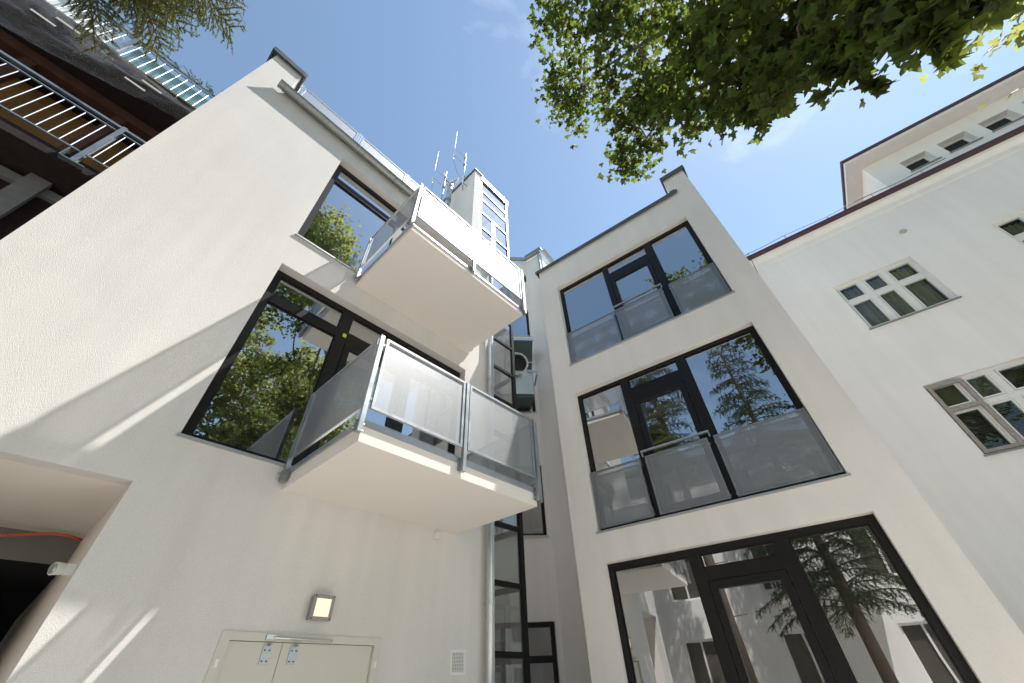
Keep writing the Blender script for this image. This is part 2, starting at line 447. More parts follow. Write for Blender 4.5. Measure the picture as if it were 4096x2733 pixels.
# passage under the wing: jambs, ceiling, dropped beam and the unlit part beyond, its darkness painted black
p = MB()
p.quad(F.p(.21, .14, 0), F.p(.21, 4.5, 0), F.p(.21, 4.5, 2.92), F.p(.21, .14, 2.92))
p.quad(F.p(-1.25, .14, 0), F.p(-1.25, 2.02, 0), F.p(-1.25, 2.02, 2.92), F.p(-1.25, .14, 2.92))
p.quad(F.p(-1.25, .14, 2.92), F.p(.21, .14, 2.92), F.p(.21, 2.02, 2.92), F.p(-1.25, 2.02, 2.92))
p.build('passage_lining', 'soffit', LW)
MB().box(F, -1.25, .208, 2.02, 2.029, 2.67, 2.919).build('passage_beam', 'beam_shade_grey', LW)  # greyer than the lining, to carry the shade inside the passage
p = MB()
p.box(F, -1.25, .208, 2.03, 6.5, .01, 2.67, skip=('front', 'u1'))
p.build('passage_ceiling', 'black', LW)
# rooms behind the glass
p = MB()
p.room(F, -.6, 4.1, .23, 4.2, 3.25, 6.1); p.room(F, -.6, 4.1, .23, 4.2, 6.3, 9.2)
p.build('room', 'room', LW)
window(LW, F, *WA, .14, mulls=((1.30, 1.45), (2.42, 2.56)), transoms=((5.283, 5.434, None),), doors=(1,), fw=.085, label='tall dark framed window behind the lower balcony')
window(LW, F, *WB, .14, mulls=((1.66, 1.80), (2.55, 2.68)), transoms=((8.42, 8.56, None),), doors=(1,), fw=.085, label='tall dark framed window behind the upper balcony')
o = MB().box(F, 1.385, 1.435, .124, .128, 5.315, 5.375).build('sticker', 'sticker', LW, label='lime yellow paper sticker on the dark window frame')
# roof edge, gutter, coping
MB().box(F, -.955, 4.25, -.04, .35, 9.473, 9.50).build('roof_edge_sheet', 'zinc', LW)
cp = MB(); cp.box(F, -1.52, -.90, -.07, 4.55, 10.503, 10.56); cp.box(F, -1.52, -1.495, -.07, 4.5, 10.44, 10.503); cp.box(F, -1.495, -.90, -.07, -.05, 10.42, 10.503); cp.box(F, -.92, -.90, -.05, 4.5, 10.43, 10.503)
cp.build('coping', 'coping', LW)
def half_gutter(mb, pts, r, n=12, t=.004, closed=True):
    """open half-round channel along a horizontal polyline"""
    pts = [Vector(q) for q in pts]; rings = []
    for i, q in enumerate(pts):
        tv = (pts[min(i + 1, len(pts) - 1)] - pts[max(i - 1, 0)]).normalized(); side = tv.cross(Vector((0, 0, 1))).normalized()
        sc = 1.0
        if 0 < i < len(pts) - 1:
            a = (pts[i] - pts[i - 1]).normalized(); sc = 1 / max(.5, a.cross(Vector((0, 0, 1))).normalized().dot(side))
        ring = []
        for rr in (r, r - t):
            rg = [q + side * (rr * sc * math.cos(math.pi + k * math.pi / n)) + Vector((0, 0, rr * math.sin(math.pi + k * math.pi / n))) for k in range(n + 1)]
            ring += rg if rr == r else rg[::-1]
        rings.append(ring)
    L = len(rings[0]); vs = [v for g_ in rings for v in g_]; fs = []
    for i in range(len(rings) - 1):
        for k in range(L): fs.append((i * L + k, i * L + (k + 1) % L, (i + 1) * L + (k + 1) % L, (i + 1) * L + k))
    if closed:
        fs.append(tuple(range(n + 1))); fs.append(tuple((len(rings) - 1) * L + k for k in range(n + 1)))
    mb.add(vs, fs)
    for sgn in (-1, 1):   # rolled rims
        line = []
        for i, q in enumerate(pts):
            line.append(rings[i][0] if sgn < 0 else rings[i][n])
        mb.tube(line, .009, 6)
    return mb
gt = half_gutter(MB(), [F.p(-1.07, -.115, 9.45), F.p(4.24, -.115, 9.45)], .078).build('gutter', 'zinc', LW, smooth=False)
for u in (-.98, -.2, .55, 1.25, 2.0, 2.75, 3.5):
    hb = MB(); ang = [math.pi + k * math.pi / 10 for k in range(11)]
    hb.tube([F.p(u, -.115 - .082 * math.cos(a), 9.45 + .082 * math.sin(a)) for a in ang], .007, 6); hb.build('gutter_bracket', 'steel_dark', gt)
# downpipe with its clamp and joints
PX = 4.045
dp = MB().tube([F.p(PX, -.105, z) for z in (0.02, 3, 6, 9.05)] + [F.p(PX, -.115, 9.38)], .052, 14).build('downpipe', 'pipe', LW, smooth=True)
for z in (2.42, 5.85, 8.3):
    MB().tube([F.p(PX, -.105, z - .022), F.p(PX, -.105, z + .022)], .060, 14).tube([F.p(PX - .075, -.105, z), F.p(PX + .075, -.105, z)], .012, 6).tube([F.p(PX, -.06, z), F.p(PX, .01, z)], .008, 6).build('pipe_clamp', 'pipe', dp, smooth=False)
for z in (2.24, 2.50, 5.70): MB().tube([F.p(PX, -.105, z - .008), F.p(PX, -.105, z + .008)], .0555, 14).build('pipe_joint', 'pipe', dp)
# terrace railing on the roof
tr = MB()
tr.box(F, -.99, 2.9, .31, .345, 9.502, 9.53)
tr = tr.build('terrace_railing', 'alu', LW)
for u in (-.97, -.90, .37, .42, 1.63, 1.68, 2.88): MB().box(F, u - .018, u + .018, .31, .345, 9.531, 10.9).build('post', 'alu', tr)
for a, b in ((-.865, .34), (.455, 1.60), (1.715, 2.85)):
    MB().ring(F, a, b, 9.66, 10.88, .03, .32, .345).build('panel_frame', 'alu', tr)
    perf_sheet(F, a + .03, b - .03, .333, 9.69, 10.85).build('perforated_panel', 'perf', tr)

# ---- balconies of the left wing
def balcony(dz, zs0, zs1, pb, lab):
    sl = MB().box(F, 1.285, 3.525, -1.375, .0, zs0, zs1, skip=('back',))
    b = sl.build('balcony', 'soffit', LW, label=lab)
    zp0, zp1 = zs0 + .045, 4.205 + dz
    pt = 4.20 + dz
    # sheet-metal edge trim standing on the slab's rim
    MB().box(F, 1.275, 3.535, -1.392, -1.378, zs1 - .03, zs1 + .022).box(F, 1.265, 1.28, -1.377, -.02, zs1 - .03, zs1 + .022).box(F, 3.53, 3.545, -1.377, -.02, zs1 - .03, zs1 + .022).build('edge_trim', 'steel', b)
    perf_sheet(F, 1.30, 3.50, -1.366, zs1 + .023, zs1 + .05).build('gravel_strip', 'perf', b)
    def post(u, d):
        q = MB().box(F, u - .02, u + .02, d - .02, d + .02, zp0, zp1).build('post', 'steel', b)
        MB().box(F, u - .028, u + .028, d + (.021 if d < -.5 else -.05), d + (.05 if d < -.5 else .021), zs0 + .06, zs0 + .16).build('post_bracket', 'steel_dark', b)
        for zz in (zs0 + .08, zs0 + .14): MB().tube([F.p(u - .05, d + .03, zz), F.p(u + .05, d + .03, zz)], .008, 6).build('bolt', 'steel', b)
    for u in (1.243, 2.357, 3.50): post(u, -1.43)
    for u, d in ((1.243, -.055), (3.56, -.055), (3.56, -1.40)): post(u, d)
    def panel(a, c, dd, along):
        fm = MB(); w = .026
        if along == 'u': fm.ring(F, a, c, pb, pt, w, dd - .013, dd + .013)
        else:
            fm.box(F, dd - .013, dd + .013, a, a + w, pb, pt); fm.box(F, dd - .013, dd + .013, c - w, c, pb, pt)
            fm.box(F, dd - .013, dd + .013, a + w, c - w, pb, pb + w); fm.box(F, dd - .013, dd + .013, a + w, c - w, pt - w, pt)
        fm.build('panel_frame', 'steel', b)
        perf_sheet(F, a + w, c - w, dd, pb + w, pt - w, along).build('perforated_panel', 'perf', b)
        for zz in (pb + .09, pt - .09):
            for e, s in ((a, -1), (c, 1)):
                if along == 'u': MB().box(F, min(e, e + s * .03), max(e, e + s * .03), dd - .008, dd + .008, zz - .015, zz + .015).build('panel_clip', 'steel_dark', b)
                else: MB().box(F, dd - .008, dd + .008, min(e, e + s * .02), max(e, e + s * .02), zz - .015, zz + .015).build('panel_clip', 'steel_dark', b)
    panel(1.295, 2.320, -1.43, 'u'); panel(2.395, 3.452, -1.43, 'u')
    panel(-1.385, -.095, 1.243, 'd'); panel(-1.36, -.095, 3.56, 'd')
balcony(0, 3.126, 3.295, 3.408, 'lower balcony with perforated steel railing above the service door')
balcony(3.135, 6.215, 6.335, 6.495, 'upper balcony with perforated steel railing under the roof gutter')

# ---- service door
dz1 = 2.02
dr = MB(); dr.box(F, 1.23, 1.30, -.012, .12, 0, dz1); dr.box(F, 2.58, 2.65, -.012, .12, 0, dz1); dr.box(F, 1.30, 2.58, -.012, .12, dz1 - .055, dz1)
dr = dr.build('service_door', 'door', LW, label='cream double door with a closer bar under the square lamp')
MB().box(F, 1.304, 1.722, .022, .06, .02, dz1 - .059).build('door_leaf', 'door', dr)
MB().box(F, 1.727, 2.576, .022, .06, .02, dz1 - .059).build('door_leaf', 'door', dr)
MB().box(F, 1.722, 1.727, .035, .06, .02, dz1 - .06).build('door_gap', 'black', dr)
MB().box(F, 1.56, 1.64, -.032, -.013, dz1 - .045, dz1 - .012).tube([F.p(1.62, -.03, dz1 - .03), F.p(1.74, -.055, dz1 - .034), F.p(2.12, -.055, dz1 - .04)], .011, 8).build('closer_bar', 'pipe', dr)
for u in (1.61, 1.83):
    MB().box(F, u - .035, u + .035, .012, .021, dz1 - .20, dz1 - .07).box(F, u - .009, u + .009, -.06, .012, dz1 - .085, dz1 - .07).build('closer_plate', 'steel', dr)
    for a, b_ in ((-.018, -.11), (.018, -.11), (-.018, -.18), (.018, -.18)): MB().box(F, u + a - .005, u + a + .005, .006, .0115, dz1 + b_ - .005, dz1 + b_ + .005).build('screw', 'screw', dr)
for u in (1.262, 2.612):
    MB().box(F, u - .012, u + .012, -.02, -.0125, 1.80, 1.85).build('hinge_cap', 'plastic', dr); MB().box(F, u - .018, u + .018, -.03, -.0125, 1.52, 1.66).build('hinge', 'door', dr)
# ---- fittings on the wall
lp = thing('wall_lamp', (1.945, 4.17, 2.12), 'lit square grey wall lamp above the cream double door', 'lamp')
c0, c1, e0, e1 = 1.845, 2.043, 2.117, 2.309
MB().ring(F, c0, c1, e0, e1, .028, -.085, -.055).box(F, c0 + .008, c1 - .008, -.055, 0, e0 + .008, e1 - .008).build('housing', 'lamp_body', lp)
MB().box(F, c0 + .028, c1 - .028, -.076, -.0555, e0 + .028, e1 - .028).build('diffuser', 'lamp_glow', lp)
for u in (c0 + .013, c1 - .013):
    for z in (e0 + .013, e1 - .013): MB().tube([F.p(u, -.09, z), F.p(u, -.0852, z)], .006, 8).build('screw', 'screw', lp)
ms = thing('motion_sensor', (3.19, 4.17, 3.0), 'small rounded white motion sensor under the lower balcony', 'sensor')
bmv = MB()
prof = [(-.03, 0), (.03, 0), (.03, .045), (.02, .068), (0, .077), (-.02, .068), (-.03, .045)]
vs = [F.p(3.19 + a, -d, 3.015 + z) for d in (0, .05) for a, z in prof]; k = len(prof)
bmv.add(vs, [tuple(range(k)), tuple(range(2 * k - 1, k - 1, -1))] + [(i, (i + 1) % k, k + (i + 1) % k, k + i) for i in range(k)]).build('housing', 'plastic', ms)
MB().tube([F.p(3.19, -.05, 3.045), F.p(3.19, -.066, 3.045)], [.022, .012], 12).build('lens', 'plastic', ms, smooth=True)
vg = thing('vent_grille', (3.65, 4.17, 1.74), 'small white slotted vent grille low on the wall beside the downpipe', 'vent')
MB().ring(F, 3.54, 3.755, 1.742, 1.956, .022, -.014, 0).build('frame', 'plastic', vg)
MB().box(F, 3.562, 3.733, -.003, -.001, 1.764, 1.934).build('backing', 'screw', vg)
for i in range(15): MB().box(F, 3.562, 3.733, -.012, -.004, 1.7655 + i * .0115, 1.7715 + i * .0115).build('slat', 'plastic', vg)
for i in range(7): MB().box(F, 3.578 + i * .0232, 3.584 + i * .0232, -.0135, -.0123, 1.764, 1.934).build('bar', 'plastic', vg)
# ---- passage fittings
cb = [F.p(-.9, 1.80, 2.86)] + [F.p(-.9 + i * .11, 1.80 + .02 * math.sin(i), 2.885 - .09 * math.sin(i * .37) ** 2) for i in range(1, 10)] + [F.p(.205, 1.85, 2.87)]
MB().tube(cb, .013, 8).build('orange_conduit', 'orange', smooth=True, label='orange cable conduit sagging under the passage ceiling', category='cable')
sl = thing('floodlight', (.2, 4.5, 2.3), 'white wedge-shaped floodlight on the passage jamb at the far left', 'lamp')
MB().box(F, .165, .209, .24, .31, 2.31, 2.38).tube([F.p(.17, .28, 2.35), F.p(.10, .24, 2.34)], [.035, .042], 10).build('housing', 'plastic', sl)
MB().tube([F.p(.099, .24, 2.34), F.p(.09, .236, 2.338)], [.034, .030], 10).build('lens', 'sill', sl)

# ------------------------------------------------------------------ lift tower
TW = thing('lift_tower', (4.6, 5.3, 0), 'glazed lift tower with dark frames rising between the two wings', 'tower')
T = TWALL; TT = 14.82
mb = MB()
mb.quad(T.p(3.81, 0, 0), T.p(4.10, 0, 0), T.p(4.10, 0, TT), T.p(3.81, 0, TT))
mb.quad(T.p(3.81, 0, 0), T.p(3.81, 1.6, 0), T.p(3.81, 1.6, TT), T.p(3.81, 0, TT))
mb.quad(T.p(4.10, 0, 0), T.p(4.10, .2, 0), T.p(4.10, .2, TT), T.p(4.10, 0, TT))
mb.quad(T.p(4.10, .2, 0), T.p(4.02, 1.6, 0), T.p(4.02, 1.6, TT), T.p(4.10, .2, TT))
mb.quad(T.p(3.81, 1.6, 0), T.p(4.02, 1.6, 0), T.p(4.02, 1.6, TT), T.p(3.81, 1.6, TT))
mb.quad(T.p(3.81, 0, TT), T.p(4.10, 0, TT), T.p(4.10, 1.6, TT), T.p(3.81, 1.6, TT))
mb.build('wall', 'plaster', TW)
MB().box(T, 3.76, 4.13, -.05, 1.65, TT + .002, TT + .05).build('coping', 'coping', TW)
MB().box(T, 4.10, 5.42, -.03, 1.66, 14.56, 14.80).build('roof_cap', 'alu', TW)
ZM = [.05, .93, 1.96, 2.786, 3.614, 4.43, 5.24, 6.046, 6.85, 7.67, 8.48, 9.29, 10.11, 10.93, 11.745, 12.58, 13.36, 13.90, 14.5]
for u0, u1, d0, d1, nm in ((4.101, 4.16, 0, .07, 0), (5.29, 5.37, 0, .08, 0), (5.29, 5.37, 1.5, 1.58, 0), (4.03, 4.09, 1.5, 1.58, 0)):
    MB().box(T, u0, u1, d0, d1, 0, 14.555).build('post', 'frame', TW)
for i, z in enumerate(ZM):
    MB().box(T, 4.162, 5.288, .004, .07, z - .035, z + .035).build('rail', 'frame', TW)
    if i % 2 == 0 or z < 4:
        MB().box(T, 5.295, 5.365, .085, 1.495, z - .04, z + .04).build('side_rail', 'frame', TW)
    MB().box(T, 4.092, 5.288, 1.51, 1.57, z - .035, z + .035).build('back_rail', 'frame', TW) if i % 3 == 0 else None
    if i + 1 < len(ZM):
        MB().box(T, 4.165, 5.285, .03, .042, z + .037, ZM[i + 1] - .037).build('pane', 'glass_clear', TW)
MB().box(T, 5.325, 5.335, .09, 1.49, .1, 14.5).build('side_pane', 'glass_clear', TW)
# steel guide frame of the lift seen through the glass
gd = MB()
for u, d in ((4.95, .75), (4.35, .75)): gd.box(T, u - .02, u + .02, d - .02, d + .02, 0, 2.62)
gd.box(T, 4.33, 4.97, .73, .77, 2.62, 2.66)
gd.build('guide_frame', 'steel_dark', TW)

# ------------------------------------------------------------------ rear building behind the tower
RB = thing('rear_building', NWALL.p(0, 2, 0), 'narrow white rear building with zinc gutter seen between the two wings', 'building')
N_ = NWALL; KU = 1.735; NT = 14.42
w1 = (.55, 1.66, 10.37, 11.62); w2 = (.45, 1.62, 7.43, 8.95); w3 = (.45, 1.635, 4.19, 5.87); w4 = (.3, 1.625, .1, 2.6); wv = (1.48, 1.69, 13.18, 13.64)
mb = MB().wall(N_, -5, KU, 0, NT, [w1, w2, w3, w4, wv], .12)
kp = N_.p(KU, 0, 0)
NR = Frame(kp, -dR, nR)       # facet turned towards the camera side, parallel to the right wing
mb.wall(NR, 0, .74, 0, NT, [], 0)
NE = Frame(NR.p(.74, 0, 0), nR, dR)
mb.quad(NE.p(0, 0, 0), NE.p(3.5, 0, 0), NE.p(3.5, 0, NT), NE.p(0, 0, NT))
mb.quad(N_.p(-5, 0, NT), N_.p(KU, 0, NT), NE.p(0, 0, NT), NE.p(3.5, 0, NT))
mb.quad(N_.p(-5, 0, NT), NE.p(3.5, 0, NT), N_.p(2, 6, NT), N_.p(-5, 6, NT))
mb.quad(N_.p(-5, 0, 0), N_.p(-5, 6, 0), N_.p(-5, 6, NT), N_.p(-5, 0, NT))
mb.build('wall', 'plaster_r', RB)
mb = MB()
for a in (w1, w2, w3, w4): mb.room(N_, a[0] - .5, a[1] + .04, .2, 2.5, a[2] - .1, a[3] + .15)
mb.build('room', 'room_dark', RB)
window(RB, N_, *w1, .10, mulls=(), fw=.06, label='top rear window reflecting clouds')
window(RB, N_, *w2, .10, transoms=((7.83, 7.92, None),), fw=.06)
window(RB, N_, *w3, .10, fw=.06)
window(RB, N_, *w4, .10, transoms=((1.98, 2.06, None),), fw=.07, sill=None)
MB().box(N_, wv[0], wv[1], .09, .12, wv[2], wv[3]).build('vent_window', 'frame', RB)
# gutter follows the bend
gz = NT + .07
q0 = N_.p(-.5, -.10, gz); q1 = N_.p(KU - .045, -.10, gz); q2 = NR.p(.76, -.10, gz)
half_gutter(MB(), [q0, q1, q2], .085).build('gutter', 'zinc', RB)
half_gutter(MB(), [NE.p(-.03, -.12, gz + .02), NE.p(2.0, -.12, gz + .02)], .07).build('gutter', 'zinc', RB)
MB().box(NR, .05, .80, -.16, .1, gz + .06, gz + .16).build('roof_edge_sheet', 'zinc', RB)
MB().tube([NR.p(.64, -.10, gz - .07), NR.p(.655, -.09, gz - .22), NR.p(.66, -.085, gz - .35), NR.p(.66, -.085, 5)], .05, 12).build('downpipe', 'pipe', RB, smooth=True)
# ventilation unit on the rear wall: hood, round duct with flanges, box
AD = thing('air_duct', N_.p(1.1, -.4, 8.0), 'round ventilation duct with box and hood on the rear wall', 'duct')
h = MB(); c_ = N_
top = [c_.p(.75, 0, 9.72), c_.p(1.60, 0, 9.72), c_.p(1.60, -.6, 9.66), c_.p(.75, -.6, 9.66)]
low = [c_.p(.75, 0, 8.95), c_.p(1.60, 0, 8.95), c_.p(1.60, -.6, 9.60), c_.p(.75, -.6, 9.60)]
h.add(top + low, [(0, 1, 2, 3), (7, 6, 5, 4), (0, 4, 5, 1), (1, 5, 6, 2), (2, 6, 7, 3), (3, 7, 4, 0)]).build('hood', 'duct_dark', AD)
MB().box(c_, .74, 1.62, -.63, -.60, 9.60, 9.70).build('hood_rim', 'alu', AD)
def ringtube(cen, ax, r, hgt, n=20): return MB().tube([cen - ax * hgt / 2, cen + ax * hgt / 2], r, n)
ax = (-nN * .9 + Vector((0, 0, -.42))).normalized()
cen = c_.p(1.05, -.85, 8.50)
def open_tube(a, b, r, t=.015, n=22):
    mbq = MB(); axx = (b - a).normalized(); s1 = axx.cross(Vector((0, 0, 1))).normalized(); s2 = axx.cross(s1)
    R_ = [[q + (s1 * math.cos(k * 2 * math.pi / n) + s2 * math.sin(k * 2 * math.pi / n)) * rr for k in range(n)] for q, rr in ((a, r), (b, r), (b, r - t), (a, r - t))]
    vs = [v for g_ in R_ for v in g_]
    fs = [(i * n + k, i * n + (k + 1) % n, ((i + 1) % 4) * n + (k + 1) % n, ((i + 1) % 4) * n + k) for i in range(4) for k in range(n)]
    return mbq.add(vs, fs)
open_tube(cen, cen - ax * .55, .285).build('duct_mouth', 'pipe', AD, smooth=False)
open_tube(cen + ax * .012, cen - ax * .03, .325, .045).build('flange', 'alu', AD)
open_tube(c_.p(1.05, -.5, 8.55), c_.p(1.05, -.5, 7.75), .27).build('duct', 'pipe', AD)
for z in (8.05, 7.9): open_tube(c_.p(1.05, -.5, z + .02), c_.p(1.05, -.5, z - .02), .29, .03).build('flange', 'alu', AD)
MB().tube([cen - ax * .35, cen - ax * .355], .265, 20).build('fan_guard', 'screw', AD)
for i in range(14):
    a = i * 2 * math.pi / 14; s1 = ax.cross(Vector((0, 0, 1))).normalized(); s2 = ax.cross(s1)
    q = cen + (s1 * math.cos(a) + s2 * math.sin(a)) * .303
    MB().tube([q + ax * .013, q + ax * .028], .014, 6).build('bolt', 'steel_dark', AD)
MB().box(c_, .62, 1.50, -.62, -.02, 7.62, 8.42).build('fan_box', 'duct', AD)
MB().box(c_, .60, 1.49, -.60, -.02, 7.52, 7.612).build('fan_box_base', 'duct_dark', AD)
MB().box(c_, 1.36, 1.66, -.66, -.63, 8.36, 8.42).box(c_, 1.62, 1.65, -.66, -.1, 8.26, 8.35).tube([c_.p(1.53, -.6, 8.42), c_.p(1.53, -.6, 8.75)], .008, 6).tube([c_.p(1.30, -.6, 8.75), c_.p(1.62, -.6, 8.75)], .012, 6).build('bracket', 'steel', AD)

# ------------------------------------------------------------------ right wing
RW = thing('apartment_wing', RWALL.p(.9, 2.2, 0), 'white rendered right wing with three storeys of dark framed windows', 'building')
Q = RWALL
W3 = (-.594, 2.505, 6.37, 8.74); W2 = (-.585, 2.528, 3.275, 5.688); W1 = (-.597, 2.522, .25, 2.866)
SL, SR_, RT = 2.94, -1.035, 9.62
mb = MB().wall(Q, SR_, SL, 0, RT, [W1, W2, W3], .12)
mb.wall(Q, SR_, -.575, RT, 10.30, [], 0)
DP = 4.3
for a, b, z0, z1 in ((SL, 0, 0, RT), (SR_, 0, 0, 10.30)): mb.quad(Q.p(a, 0, z0), Q.p(a, DP, z0), Q.p(a, DP, z1), Q.p(a, 0, z1))
mb.quad(Q.p(-.575, 0, RT), Q.p(-.575, DP, RT), Q.p(-.575, DP, 10.30), Q.p(-.575, 0, 10.30))
mb.quad(Q.p(SR_, 0, 10.3), Q.p(-.575, 0, 10.3), Q.p(-.575, DP, 10.3), Q.p(SR_, DP, 10.3))
mb.quad(Q.p(-.575, 0, RT), Q.p(SL, 0, RT), Q.p(SL, DP, RT), Q.p(-.575, DP, RT))
mb.quad(Q.p(SR_, DP, 0), Q.p(SL, DP, 0), Q.p(SL, DP, RT), Q.p(SR_, DP, RT))
mb.quad(Q.p(SR_, DP, RT), Q.p(-.575, DP, RT), Q.p(-.575, DP, 10.3), Q.p(SR_, DP, 10.3))
mb.build('wall', 'plaster_r', RW)
MB().room(Q, -.95, 2.85, .21, 4.1, .1, 3.0).room(Q, -.95, 2.85, .21, 4.1, 3.2, 6.0).room(Q, -.95, 2.85, .21, 4.1, 6.3, 9.3).build('room', 'room', RW)
cp = MB(); cp.box(Q, -.70, SL + .07, -.06, .4, RT + .003, RT + .035); cp.box(Q, -.72, SL + .07, -.07, -.055, RT - .05, RT + .035); cp.box(Q, SL + .055, SL + .07, -.055, .4, RT - .05, RT + .003)
cp.build('roof_edge_sheet', 'coping', RW)
cp = MB(); cp.box(Q, SR_ - .05, -.54, -.06, 4.35, 10.303, 10.36); cp.box(Q, SR_ - .05, -.54, -.07, -.058, 10.24, 10.36); cp.box(Q, -.555, -.54, -.056, 4.3, 10.24, 10.303); cp.box(Q, SR_ - .05, SR_ - .035, -.056, 4.3, 10.24, 10.303)
cp.build('coping', 'coping', RW)
MB().box(Q, -.68, -.58, -.05, .02, RT + .04, RT + .10).build('gutter_end', 'coping', RW)
window(RW, Q, *W3, .12, mulls=((.242, .382), (1.283, 1.385)), transoms=((8.24, 8.41, (1,)),), doors=(1,), fw=.07, label='top floor window with three perforated guard panels')
window(RW, Q, *W2, .12, mulls=((.522, .666), (1.529, 1.667)), transoms=((5.21, 5.43, (1,)),), doors=(1,), fw=.07, label='middle floor window with three perforated guard panels')
window(RW, Q, *W1, .12, mulls=((.265, .409), (1.271, 1.403)), transoms=((2.50, 2.636, (1,)),), doors=(1,), fw=.08, sill=None, label='ground floor window without guard panels')
def guard(z0, z1, spans, hand):
    gd_ = MB()
    for a, b in spans: gd_.ring(Q, a, b, z0, z1, .024, .045, .07)
    for a, b in spans:
        for e in (a, b): gd_.box(Q, e - .012, e + .012, .07, .118, z0 + .03, z0 + .06); gd_.box(Q, e - .012, e + .012, .07, .118, z1 - .10, z1 - .07)
    gd_ = gd_.build('window_guard', 'steel_dark', RW)
    for a, b in spans: perf_sheet(Q, a + .024, b - .024, .058, z0 + .024, z1 - .024).build('perforated_panel', 'perf_dark', gd_)
    a, b, zh = hand
    MB().box(Q, a, b, .03, .07, zh - .02, zh + .01).box(Q, a, a + .02, .045, .07, z1 + .002, zh - .021).box(Q, b - .02, b, .045, .07, z1 + .002, zh - .021).build('handrail', 'steel', gd_)
guard(6.40, 7.235, ((1.405, 2.49), (.392, 1.36), (-.575, .262)), (.37, 1.385, 7.33))
guard(3.315, 4.165, ((1.675, 2.512), (.655, 1.585), (-.572, .57)), (.60, 1.62, 4.25))
# loose curtains in the middle and top flats, a hanging lamp in the top one
def curtain(par, F_, u0, u1, d, z0, z1, mat='curtain', amp=.03, waves=9):
    mbq = MB(); n_ = waves * 8; vs = []
    for i in range(n_ + 1):
        u = u0 + (u1 - u0) * i / n_; dd = d + amp * math.sin(i / n_ * waves * 2 * math.pi) + amp * .4 * math.sin(i * .37)
        vs += [F_.p(u, dd, z0), F_.p(u, dd, z1)]
    for i in range(n_): mbq.f.append((2 * i, 2 * i + 2, 2 * i + 3, 2 * i + 1))
    mbq.v = [tuple(v) for v in vs]
    o_ = mbq.build('curtain', mat, par, smooth=True, normals=False)
    return o_

# ------------------------------------------------------------------ old building on the right
OB = thing('old_building', BWALL.p(-6, 3, 0), 'old white building on the far right with maroon gutter and attic windows', 'building')
Bf = BWALL
wa = (-4.85, -3.19, 7.74, 9.275); wb = (-4.85, -3.2, 4.52, 6.07); wc = (-8.0, -6.35, 7.74, 9.29); wd = (-8.0, -6.35, 4.52, 6.07); we = (-4.85, -3.2, 1.2, 2.85)
ET = 11.30
mb = MB().wall(Bf, -16, 1.2, 0, ET, [wa, wb, wc, wd, we], .14)
mb.quad(Bf.p(1.2, 0, 0), Bf.p(1.2, 8, 0), Bf.p(1.2, 8, ET), Bf.p(1.2, 0, ET)); mb.quad(Bf.p(-16, 0, 0), Bf.p(-16, 8, 0), Bf.p(-16, 8, ET), Bf.p(-16, 0, ET))
mb.quad(Bf.p(-16, 8, 0), Bf.p(1.2, 8, 0), Bf.p(1.2, 8, ET), Bf.p(-16, 8, ET)); MB().box(Bf, -16, 1.25, .301, 8.05, ET + .003, ET + .11).build('roof', 'roof', OB)
mb.build('wall', 'plaster_old', OB)
# cornice under the eave in two soft steps
cv = [(0, 10.93), (.015, 10.95), (.02, 11.12), (.06, 11.17), (.13, 11.22), (.15, 11.295)]
mb = MB()
for (a, za), (b, zb) in zip(cv, cv[1:]): mb.quad(Bf.p(-16, -a - .001, za), Bf.p(1.2, -a - .001, za), Bf.p(1.2, -b - .001, zb), Bf.p(-16, -b - .001, zb))
mb.build('cornice', 'plaster_old', OB)
MB().box(Bf, -16, 1.25, -.26, .3, 11.303, 11.40).build('eave_gutter', 'maroon', OB)
mb = MB()
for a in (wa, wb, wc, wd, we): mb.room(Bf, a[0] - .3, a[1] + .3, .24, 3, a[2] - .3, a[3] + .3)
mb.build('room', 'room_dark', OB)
def casement(W_, lab):
    zz = W_[2] + .965 * (W_[3] - W_[2]) / 1.535
    w_ = window(OB, Bf, *W_, .10, mulls=((W_[0] + .545, W_[0] + .67), (W_[1] - .62, W_[1] - .495)), transoms=((W_[2] + .895, W_[2] + 1.0, None),), fw=.055, mat='white_frame', gl='glass_old', sill='zinc', sash=.028, label=lab, sill_out=.05)
    return w_
casement(wa, 'upper white casement window with net curtains'); casement(wb, None); casement(wc, None); casement(wd, None); casement(we, None)
curtain(OB, Bf, -4.75, -3.3, .27, 7.75, 9.2, 'curtain', .03, 14)
curtain(OB, Bf, -7.9, -6.45, .27, 7.75, 9.2, 'curtain', .03, 14)
# weathered outer sash and blinds in the lower window
MB().ring(Bf, -3.80, -3.235, 4.55, 6.03, .065, .03, .075).box(Bf, -3.735, -3.30, .03, .075, 5.42, 5.49).build('outer_sash', 'wood_grey', OB, label='weathered brown sash in the lower window')
for i in range(36): MB().box(Bf, -4.77, -3.3, .20, .225, 4.62 + i * .039, 4.622 + i * .039 + .006).build('blind_slat', 'blind', OB)
MB().box(Bf, -4.20, -3.3, .21, .214, 5.5, 6.0).build('blind', 'blind', OB)
# attic storey set back behind the eave
AF = Frame(nB * 11.8, dB, nB); AZ = 14.16
aw = [(-7.80, -7.15, 13.03, 13.61), (-8.745, -8.085, 13.03, 13.62), (-9.72, -9.05, 13.06, 13.63), (-10.65, -10.0, 13.06, 13.63), (-11.6, -10.95, 13.06, 13.63)]
mb = MB().wall(AF, -16, -6.448, ET, AZ, aw, .32)
mb.quad(AF.p(-6.448, 0, ET), AF.p(-6.448, 6, ET), AF.p(-6.448, 6, AZ), AF.p(-6.448, 0, AZ)); mb.quad(AF.p(-16, 6, ET), AF.p(-6.448, 6, ET), AF.p(-6.448, 6, AZ), AF.p(-16, 6, AZ))
mb.build('attic_wall', 'plaster_old', OB)
